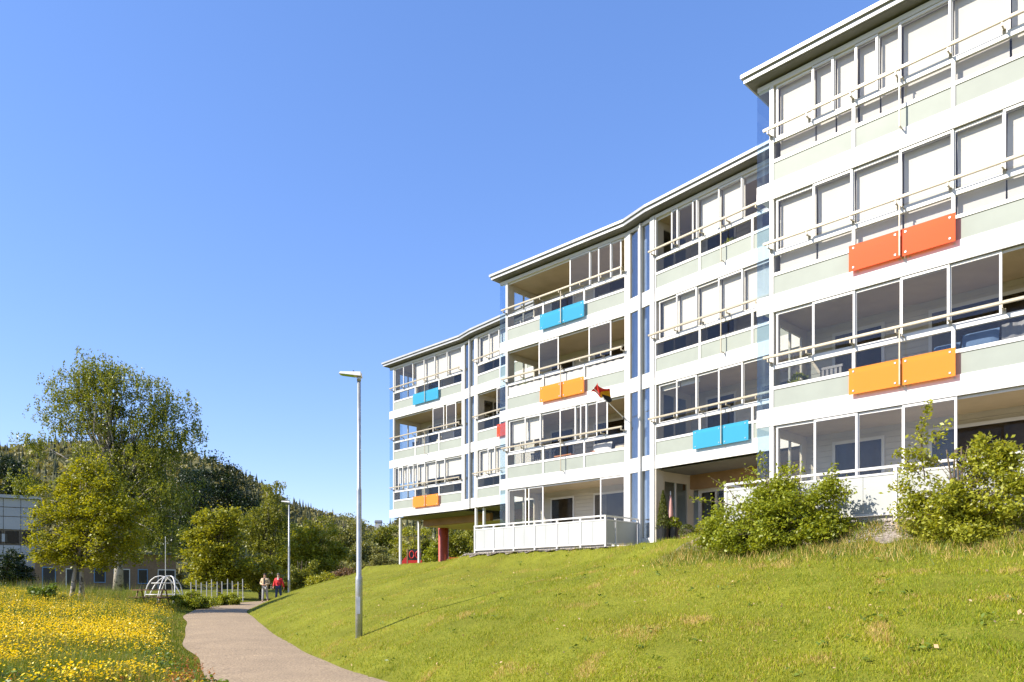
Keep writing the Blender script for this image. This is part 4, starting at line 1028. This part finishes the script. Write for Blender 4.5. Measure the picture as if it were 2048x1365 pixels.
# low brown annex
a = px(70, 1105, 66); b = px(352, 1105, 72)
an = thing('brick_annex', (*((a + b) / 2).xy, 1.2), 'low brown brick wing with white-framed windows behind the birch trunk', 'building')
fA = Frame((a.x, a.y), 0); dd = Vector((b.x - a.x, b.y - a.y)); La = dd.length; fA.u = dd / La; fA.n = Vector((-fA.u.y, fA.u.x)); zt = a.z
MB().fb(fA, 0, La, .0, 8, .5, zt).build('wall', 'brick', an)
MB().fb(fA, -.3, La + .3, -.5, 8.3, zt, zt + .2).build('roof', 'roof_dark', an)
for i, (t0, wd_, z0, h) in enumerate(((.6, .9, 1.3, 2.2), (2.4, 1.2, 1.3, 2.1), (4.6, .8, 2.1, 1.3), (6.2, 1.2, 1.3, 2.1), (8.2, .7, 2.0, 1.4), (9.9, 1.4, 1.3, 2.1), (11.9, .8, 2.0, 1.4))):
    if t0 + wd_ > La: continue
    q = MB(); q.fb(fA, t0 - .08, t0, -.06, .0, z0, z0 + h); q.fb(fA, t0 + wd_, t0 + wd_ + .08, -.06, .0, z0, z0 + h); q.fb(fA, t0, t0 + wd_, -.058, .0, z0 + h - .09, z0 + h); q.fb(fA, t0, t0 + wd_, -.058, .0, z0, z0 + .08)
    wdw = q.build('window', 'white_paint' if i % 2 else 'blue_paint', an)
    MB().fb(fA, t0, t0 + wd_, -.03, -.004, z0 + .08, z0 + h - .09).build('pane', 'black_plastic', wdw)

# far house on the ridge
p = px(757, 1046, 470)
hh = thing('hilltop_house', (p.x, p.y, p.z - 6), 'tiny white house with a dark roof on the far ridge', 'house')
MB().box(p.x - 1.9, p.x + 1.9, p.y - 2, p.y + 2, p.z - 7, p.z).build('wall', 'panel_white', hh)
q = MB(); q.add([(p.x - 2.2, p.y - 2.3, p.z), (p.x + 2.2, p.y - 2.3, p.z), (p.x + 2.2, p.y + 2.3, p.z), (p.x - 2.2, p.y + 2.3, p.z), (p.x - 2.2, p.y, p.z + 1.6), (p.x + 2.2, p.y, p.z + 1.6)],
      [(3, 2, 1, 0), (0, 1, 5, 4), (2, 3, 4, 5), (1, 2, 5), (3, 0, 4)]); q.build('roof', 'roof_dark', hh)

# wire fence left of the far path
fn = thing('wire_fence', base_px(440, 43), 'wire mesh fence on thin grey posts left of the walkers', 'fence')
prev = None
for i in range(11):
    xx = 382 + i * 10.4; Z = 41.0 + i * .55; b = base_px(xx, Z); hgt = 1.05 + .1 * math.sin(i * 2.0)
    MB().tube([(b[0], b[1], b[2] - .2), (b[0] + .02 * math.sin(i * 3), b[1], b[2] + hgt + .25)], .028, 6).build('post', 'grey_post', fn)
    if prev is not None:
        for zz in (.35, .7, 1.1):
            MB().tube([(prev[0], prev[1], prev[2] + zz), (b[0], b[1], b[2] + zz)], .006, 4).build('wire', 'steel', fn)
    prev = b

# playground climbing dome and picnic table behind the meadow
b = base_px(330, 38.5); dm = thing('climbing_dome', b, 'white tube climbing dome behind the meadow', 'climbing frame')
def arc(c, r_, a0, tilt, hgt): return [(c[0] + math.cos(a0) * r_ * math.cos(u) + tilt * math.sin(u), c[1] + math.sin(a0) * r_ * math.cos(u), c[2] + hgt * math.sin(u)) for u in np.linspace(0, math.pi, 13)]
for a0, tl in ((.15, -.25), (.9, .2), (1.6, .1), (2.4, .3)):
    MB().tube(arc(b, .95, a0, tl, 1.15 + .25 + .25), .032, 6).build('arch_tube', 'white_metal', dm, smooth=True)
MB().tube([(b[0] + .62 * math.cos(u), b[1] + .62 * math.sin(u), b[2] + 1.28) for u in np.linspace(0, 6.283, 19)], .026, 6).build('ring_tube', 'white_metal', dm, smooth=True)
MB().tube([(b[0] + .88 * math.cos(u), b[1] + .88 * math.sin(u), b[2] + .7) for u in np.linspace(0, 6.283, 19)], .026, 6).build('ring_tube', 'white_metal', dm, smooth=True)
b = base_px(304, 37); pt = thing('picnic_table', b, 'brown wooden picnic table left of the climbing dome', 'table')
MB().box(b[0] - .8, b[0] + .8, b[1] - .35, b[1] + .35, b[2] + .84, b[2] + .90).build('table_top', 'wood', pt)
for sx in (-1, 1):
    MB().box(b[0] - .8, b[0] + .8, b[1] + sx * .62 - .13, b[1] + sx * .62 + .13, b[2] + .5, b[2] + .55).build('bench', 'wood', pt)
    for sy in (-1, 1): MB().tube([(b[0] + sx * .6, b[1] + sy * .7, b[2] - .1), (b[0] + sx * .6, b[1] + sy * .18, b[2] + .84)], .04, 6).build('leg', 'wood', pt)
    MB().tube([(b[0] + sx * .6 + .05, b[1] - .74, b[2] + .47), (b[0] + sx * .6 + .05, b[1] + .74, b[2] + .47)], .035, 6).build('cross_beam', 'wood', pt)
b = base_px(331, 46); fp = thing('flag_pole', b, 'thin white pole standing behind the climbing dome', 'pole')
MB().tube([(b[0], b[1], b[2] - .2), (b[0], b[1], b[2] + 3.6)], [.026, .018], 8).build('shaft', 'white_metal', fp); MB().lathe([(.015, 0), (.035, .03), (.035, .06), (.01, .09)], (b[0], b[1], b[2] + 3.6), 8).build('finial', 'white_metal', fp)

# red play board with two oval rings, and a red bench, under the farthest block
b = base_px(829, 50); b = (b[0], b[1], max(b[2], PLATEAU - .55)); pb = thing('play_board', b, 'red play board with two oval rings between the white posts', 'play equipment')
MB().box(b[0] - .40, b[0] + .46, b[1], b[1] + .05, b[2] + .62, b[2] + 1.32).build('board', 'black_plastic', pb)
for ox in (-.18, .24):
    MB().tube([(b[0] + ox + .15 * math.cos(u), b[1] - .02, b[2] + .97 + .24 * math.sin(u)) for u in np.linspace(0, 6.283, 21)], .036, 6).build('ring', 'red_play', pb, smooth=True)
MB().box(b[0] - .44, b[0] + .5, b[1] - .02, b[1] + .06, b[2] + .36, b[2] + .60).build('lower_board', 'red_play', pb)
MB().box(b[0] - .52, b[0] - .44, b[1] - .03, b[1] + .06, b[2] - .2, b[2] + 1.36).build('post', 'wood', pb)
q = MB(); prof = [(-.53, .85), (-.72, .7), (-.9, .45), (-1.05, .18), (-1.15, -.1), (-.53, -.1)]
q.v = [(b[0] + x_, b[1] + y_, b[2] + z_) for y_ in (0, .6) for x_, z_ in prof]; nn = len(prof)
q.f = [tuple(range(nn)), tuple(reversed(range(nn, 2 * nn)))] + [(i, i + nn, (i + 1) % nn + nn, (i + 1) % nn) for i in range(nn)]; q.mi = [0] * len(q.f)
q.build('slide', 'red_play', pb)
b = base_px(922, 46); b = (b[0], b[1], max(b[2], PLATEAU - .02)); rb = thing('red_bench', b, 'long red bench right of the red column under the building', 'bench')
MB().box(b[0] - 1.1, b[0] + 1.1, b[1] - .2, b[1] + .2, b[2] + .52, b[2] + .62).build('seat', 'red_play', rb)
for sx in (-.95, .95): MB().box(b[0] + sx - .05, b[0] + sx + .05, b[1] - .17, b[1] + .17, b[2] - .1, b[2] + .52).build('leg', 'red_play', rb)

# ------------------------------------------------------------------ things on the patio and the balconies
def cone_plant(root, name, c, h, r_, n, ls, mt, seed, prof='cone'):
    rs2 = np.random.default_rng(seed); u = rs2.uniform(0, 1, n) ** 1.3; a = rs2.uniform(0, 6.283, n)
    rad = r_ * ((1 - u) ** .8 if prof == 'cone' else np.sqrt(np.maximum(1 - (2 * u - 1) ** 2, 0))) * rs2.uniform(.55, 1.05, n)
    P = np.stack([c[0] + rad * np.cos(a), c[1] + rad * np.sin(a), c[2] + u * h], -1)
    return np_mesh(name, leaf_quads(P, ls, .5, .1, 0, rs2), 4, mt, root)
def planter(x, d, label, pr, ph, mt, plant):
    f = R2.shift(0, d); t_ = f.t_at(x); c = f.xy(t_, 0); z = PLATEAU + .01
    p = thing('planter', (*c, z), label, 'planter', 'plant pots in front of the open passage')
    MB().lathe([(pr * .68, 0), (pr, ph), (pr * 1.03, ph + .02), (pr * .9, ph + .02), (pr * .86, ph - .06)], (*c, z), 16).build('pot', mt, p, smooth=False)
    MB().lathe([(.015, 0), (.012, plant[1] * .5)], (*c, z + ph - .08), 6).build('stem', 'bark', p)
    cone_plant(p, 'foliage', (c[0], c[1], z + ph - .08), *plant[1:5], plant[5], int(x), plant[0])
    return p
planter(1326, -.15, 'tall black planter with a pointed cypress', .22, .72, 'black_plastic', ('cone', 1.25, .24, 2600, .06, 'cypress'))
planter(1347, .15, 'square dark planter with broad leaves, beside the cypress', .20, .68, 'black_plastic', ('round', .42, .26, 500, .11, 'shrub_leaf'))
planter(1374, -.2, 'low terracotta pot with a wispy bush right of the black planters', .17, .30, 'terracotta', ('round', .5, .27, 700, .07, 'cypress'))
planter(1383, -.5, 'small cream pot near the tip of the left shrub', .12, .28, 'bag_cream', ('round', .22, .15, 200, .06, 'shrub_leaf'))
planter(1408, .35, 'pot with a rounded yellowish bush at the passage back wall', .2, .38, 'terracotta', ('round', .55, .30, 800, .08, 'shrub_leaf_b'))
f = R2.shift(0, .55); c = f.xy(f.t_at(1341), 0); z = PLATEAU
pa = thing('parasol', (*c, z), 'closed pink garden parasol behind the black planters', 'parasol')
MB().tube([(*c, z), (*c, z + 1.95)], .018, 8).build('pole', 'white_metal', pa); MB().lathe([(.03, .9), (.075, .98), (.085, 1.25), (.06, 1.6), (.02, 1.82)], (*c, z), 10).build('canopy', 'pink_cloth', pa, smooth=True)
MB().lathe([(.22, 0), (.2, .06), (.05, .1)], (*c, z), 12).build('base', 'concrete', pa)
f = R2.shift(0, -.55); c = f.xy(f.t_at(1336), 0)
cr = thing('slatted_crate', (*c, PLATEAU), 'low grey slatted crate on the grass in front of the cypress', 'crate')
for i in range(3): MB().fb(f, f.t_at(1336) - .38, f.t_at(1336) + .38, -.2 + i * .15, -.1 + i * .15, PLATEAU + .16, PLATEAU + .19).build('slat', 'grey_post', cr)
for i in (-1, 1): MB().fb(f, f.t_at(1336) + i * .33 - .04, f.t_at(1336) + i * .33 + .04, -.19, .19, PLATEAU - .1, PLATEAU + .16).build('leg', 'grey_post', cr)

def chair(fr, t_, d, z, label, fm, cm, rot=1):
    c = fr.xy(t_, d); ch = thing('balcony_chair', (*c, z), label, 'chair', 'chairs on the balconies')
    g = fr.shift(t_, d)
    MB().fb(g, -.25, .25, -.25, .25, .42, .46).build('x', fm) if False else None
    MB().fb(g, -.25, .25, -.25, .25, z + .41, z + .46).build('seat', cm, ch)
    for i in range(5): MB().fb(g, -.24 + i * .105, -.18 + i * .105, .23 * rot - .015, .23 * rot + .015, z + .47, z + 1.02).build('back_slat', fm, ch)
    MB().fb(g, -.27, .27, .23 * rot - .022, .23 * rot + .022, z + 1.02, z + 1.08).build('back_rail', fm, ch)
    for sx in (-1, 1):
        for sy in (-1, 1): MB().fb(g, sx * .24 - .02, sx * .24 + .02, sy * .22 - .02, sy * .22 + .02, z, z + .41).build('leg', fm, ch)
        MB().fb(g, sx * .26 - .025, sx * .26 + .025, -.24, .2, z + .64, z + .67).build('armrest', fm, ch)
def table(fr, t_, d, z, label, mt, w_=.4, h=.62):
    c = fr.xy(t_, d); tb = thing('balcony_table', (*c, z), label, 'table', 'small tables on the balconies'); g = fr.shift(t_, d)
    MB().fb(g, -w_, w_, -.28, .28, z + h - .04, z + h).build('table_top', mt, tb)
    for sx in (-1, 1):
        for sy in (-1, 1): MB().fb(g, sx * (w_ - .05) - .02, sx * (w_ - .05) + .02, sy * .23 - .02, sy * .23 + .02, z, z + h - .04).build('leg', mt, tb)
def cushion(fr, t_, d, z, label, mt, w_=.25, h=.4, tilt=.1):
    c = fr.xy(t_, d); g = fr.shift(t_, d); q = MB(); n = 8
    for i in range(n + 1):
        for k in range(n + 1):
            u, v = i / n * 2 - 1, k / n * 2 - 1; bl = (1 - u ** 4) * (1 - v ** 4)
            for sg in (1, -1): pass
    top = []; bot = []
    for i in range(n + 1):
        for k in range(n + 1):
            u, v = i / n * 2 - 1, k / n * 2 - 1; bl = math.sqrt(max((1 - u ** 4) * (1 - v ** 4), 0)) * .08
            top.append(g.P(u * w_, -bl + tilt * v * .5, z + h * (v + 1) / 2)); bot.append(g.P(u * w_, bl + tilt * v * .5, z + h * (v + 1) / 2))
    m_ = n + 1; q.v = [tuple(p) for p in top + bot]; o_ = m_ * m_
    for i in range(n):
        for k in range(n):
            q.f.append((i * m_ + k, (i + 1) * m_ + k, (i + 1) * m_ + k + 1, i * m_ + k + 1)); q.f.append((o_ + i * m_ + k, o_ + i * m_ + k + 1, o_ + (i + 1) * m_ + k + 1, o_ + (i + 1) * m_ + k)); q.mi += [0, 0]
    o = q.build('cushion', mt, smooth=True); return tag(o, label, 'cushion', 'cushions on the balconies')
chair(L2, .75, .75, fl(2), 'slatted grey chair at the left corner of the balcony under the amber panel', 'fabric_grey', 'fabric_grey')
chair(L2, 1.45, .8, fl(2), 'second slatted grey chair from the left on the balcony under the amber panel', 'fabric_grey', 'fabric_grey')
table(L2, 2.75, .55, fl(2), 'orange wooden table on the balcony left of the flag', 'orange_wood', .42, .66)
cushion(L2, 4.55, .35, fl(2) + .38, 'white bow-shaped cushion pile on the balcony below the flag', 'cloth_white', .42, .5)
cushion(L2, 5.35, .35, fl(2) + .36, 'peach cushion right of the white one below the flag', 'fabric_cream', .24, .38)
cushion(L2, 4.2, .30, fl(2) + .36, 'tan cushion left of the white one below the flag', 'terracotta', .18, .3)
chair(L2, .8, .8, fl(4), 'white slatted chair on the top balcony left of the blue panel', 'white_metal', 'white_metal')
cushion(L3, 4.4, .35, fl(2) + .52, 'dark blue cushion behind the clear strip right of the near amber panel', 'fabric_blue', .33, .38)
cushion(L3, 3.75, .45, fl(2) + .5, 'light blue cushion above the near amber panel', 'fabric_blue', .25, .3)
q = MB(); n_ = 16
for i in range(n_):
    ta, tb = 4.78 + i * .055, 4.78 + (i + 1) * .055; w0, w1 = .33 + .02 * math.sin(i * 1.4), .33 + .02 * math.sin((i + 1) * 1.4)
    q.hexa([L3.P(ta, w0, fl(2) + .45), L3.P(tb, w1, fl(2) + .45), L3.P(tb, w1 + .05, fl(2) + .45), L3.P(ta, w0 + .05, fl(2) + .45), L3.P(ta, w0, fl(2) + .92 + .01 * math.sin(i)), L3.P(tb, w1, fl(2) + .92 + .01 * math.sin(i + 1)), L3.P(tb, w1 + .05, fl(2) + .92), L3.P(ta, w0 + .05, fl(2) + .92)])
tag(q.build('knitted_blanket', 'fabric_grey'), 'grey knitted blanket hanging right of the near dark blue cushion', 'blanket')
chair(L1, .7, .8, fl(3), 'dark slatted chair on the open middle balcony of the farthest block', 'fabric_dark', 'fabric_dark')
chair(L1, 1.0, .7, fl(2), 'dark slatted chair behind the blinds of the farthest block', 'fabric_dark', 'fabric_dark')
table(L1, 2.0, .7, fl(3), 'dark table on the open middle balcony of the farthest block', 'fabric_dark', .5, .66)
cushion(L1, 3.6, .35, fl(3) + .5, 'cream box-like cushion on the middle balcony of the farthest block', 'bag_cream', .16, .36)
table(R2, 1.0, .6, fl(3), 'small cream table on the balcony below the top right flat', 'bag_cream', .3, .62)
table(R2, 3.0, .9, fl(3), 'long pale table behind the middle balcony strip right of the stair windows', 'cloth_white', .8, .8)
chair(L3, 1.0, 1.0, fl(2), 'grey slatted chair at the left corner above the big shrub', 'fabric_grey', 'fabric_grey')
for fr, t_, d_, z_, lab, h_ in ((L2, .55, .5, fl(3), 'leafy pot plant in the left corner of the open balcony above the amber panel', .95), (R2, 2.75, .4, fl(4), 'bushy pot plant on the top balcony behind the rod', .5), (R2, .4, .4, fl(4), 'small pot plant in the left corner of the top right balcony', .4), (L3, .5, .5, fl(2), 'spiky pot plant in the corner of the near balcony above the left shrub', .55)):
    c = fr.xy(t_, d_); p = thing('pot_plant', (*c, z_), lab, 'pot plant', 'pot plants on the balconies')
    MB().lathe([(.11, 0), (.16, .3), (.165, .32), (.13, .32)], (*c, z_), 12).build('pot', 'bag_cream', p); MB().lathe([(.01, .28), (.008, .3 + h_ * .6)], (*c, z_), 6).build('stem', 'bark', p)
    cone_plant(p, 'foliage', (c[0], c[1], z_ + .3), h_, .26, 420, .11, 'shrub_leaf', int(t_ * 100), 'round')
# clothes airer on the top balcony of the middle block
c = L2.xy(5.0, .6); z = fl(4); ar = thing('clothes_airer', (*c, z), 'white folding clothes airer on the top balcony right of the blue panel', 'airer'); g = L2.shift(5.0, .6)
for i in range(6):
    d_ = -.25 + i * .1; MB().tube([g.P(-.6, d_, z + .72 + .02 * i), g.P(.45, d_, z + .72 + .02 * i)], .009, 5).build('rod', 'white_metal', ar)
for sx in (-.58, .43):
    MB().tube([g.P(sx, -.28, z), g.P(sx, .28, z + .84)], .012, 5).build('leg', 'white_metal', ar); MB().tube([g.P(sx, .28, z), g.P(sx, -.28, z + .72)], .012, 5).build('leg', 'white_metal', ar)
MB().tube([g.P(.43, .1, z + .8), g.P(.75, .0, z + 1.0)], .012, 5).build('arm', 'white_metal', ar)

# flag on a slanting pole below the amber panel
fx = L2.P(LL - .06, -.03, fl(2) + 1.50); tip = px(1187, 777, 24.8)
fg = thing('flag', fx, 'crumpled red, yellow and black flag on a slanting pole in mid-facade', 'flag')
MB().tube([fx, tip], .016, 6).build('pole', 'white_metal', fg)
MB().tube([fx, fx + (tip - fx) * .04], .035, 8).build('holder', 'black_plastic', fg)
q = MB(); nu, nv = 14, 12; dirp = (fx - tip).normalized(); side = Vector((.85, -.35, .12)).normalized()
for i in range(nu + 1):
    for k in range(nv + 1):
        u, v = i / nu, k / nv
        p = tip + dirp * (.10 + u * .62) + side * (v * .50 * (1 - .55 * u) - .16 * (1 - u)) + Vector((.07 * math.sin(v * 7 + u * 4), .09 * math.cos(v * 8 + u * 3), .06 * math.sin(u * 9 + v * 5) + .16 * math.sin(v * 3.1) * (1 - u)))
        q.v.append(tuple(p))
for i in range(nu):
    for k in range(nv):
        q.f.append((i * (nv + 1) + k, (i + 1) * (nv + 1) + k, (i + 1) * (nv + 1) + k + 1, i * (nv + 1) + k + 1)); q.mi.append(0 if i < 7 else (1 if i < 10 else 2))
q.build('cloth', ['flag_red', 'flag_yellow', 'flag_black'], fg, smooth=True)
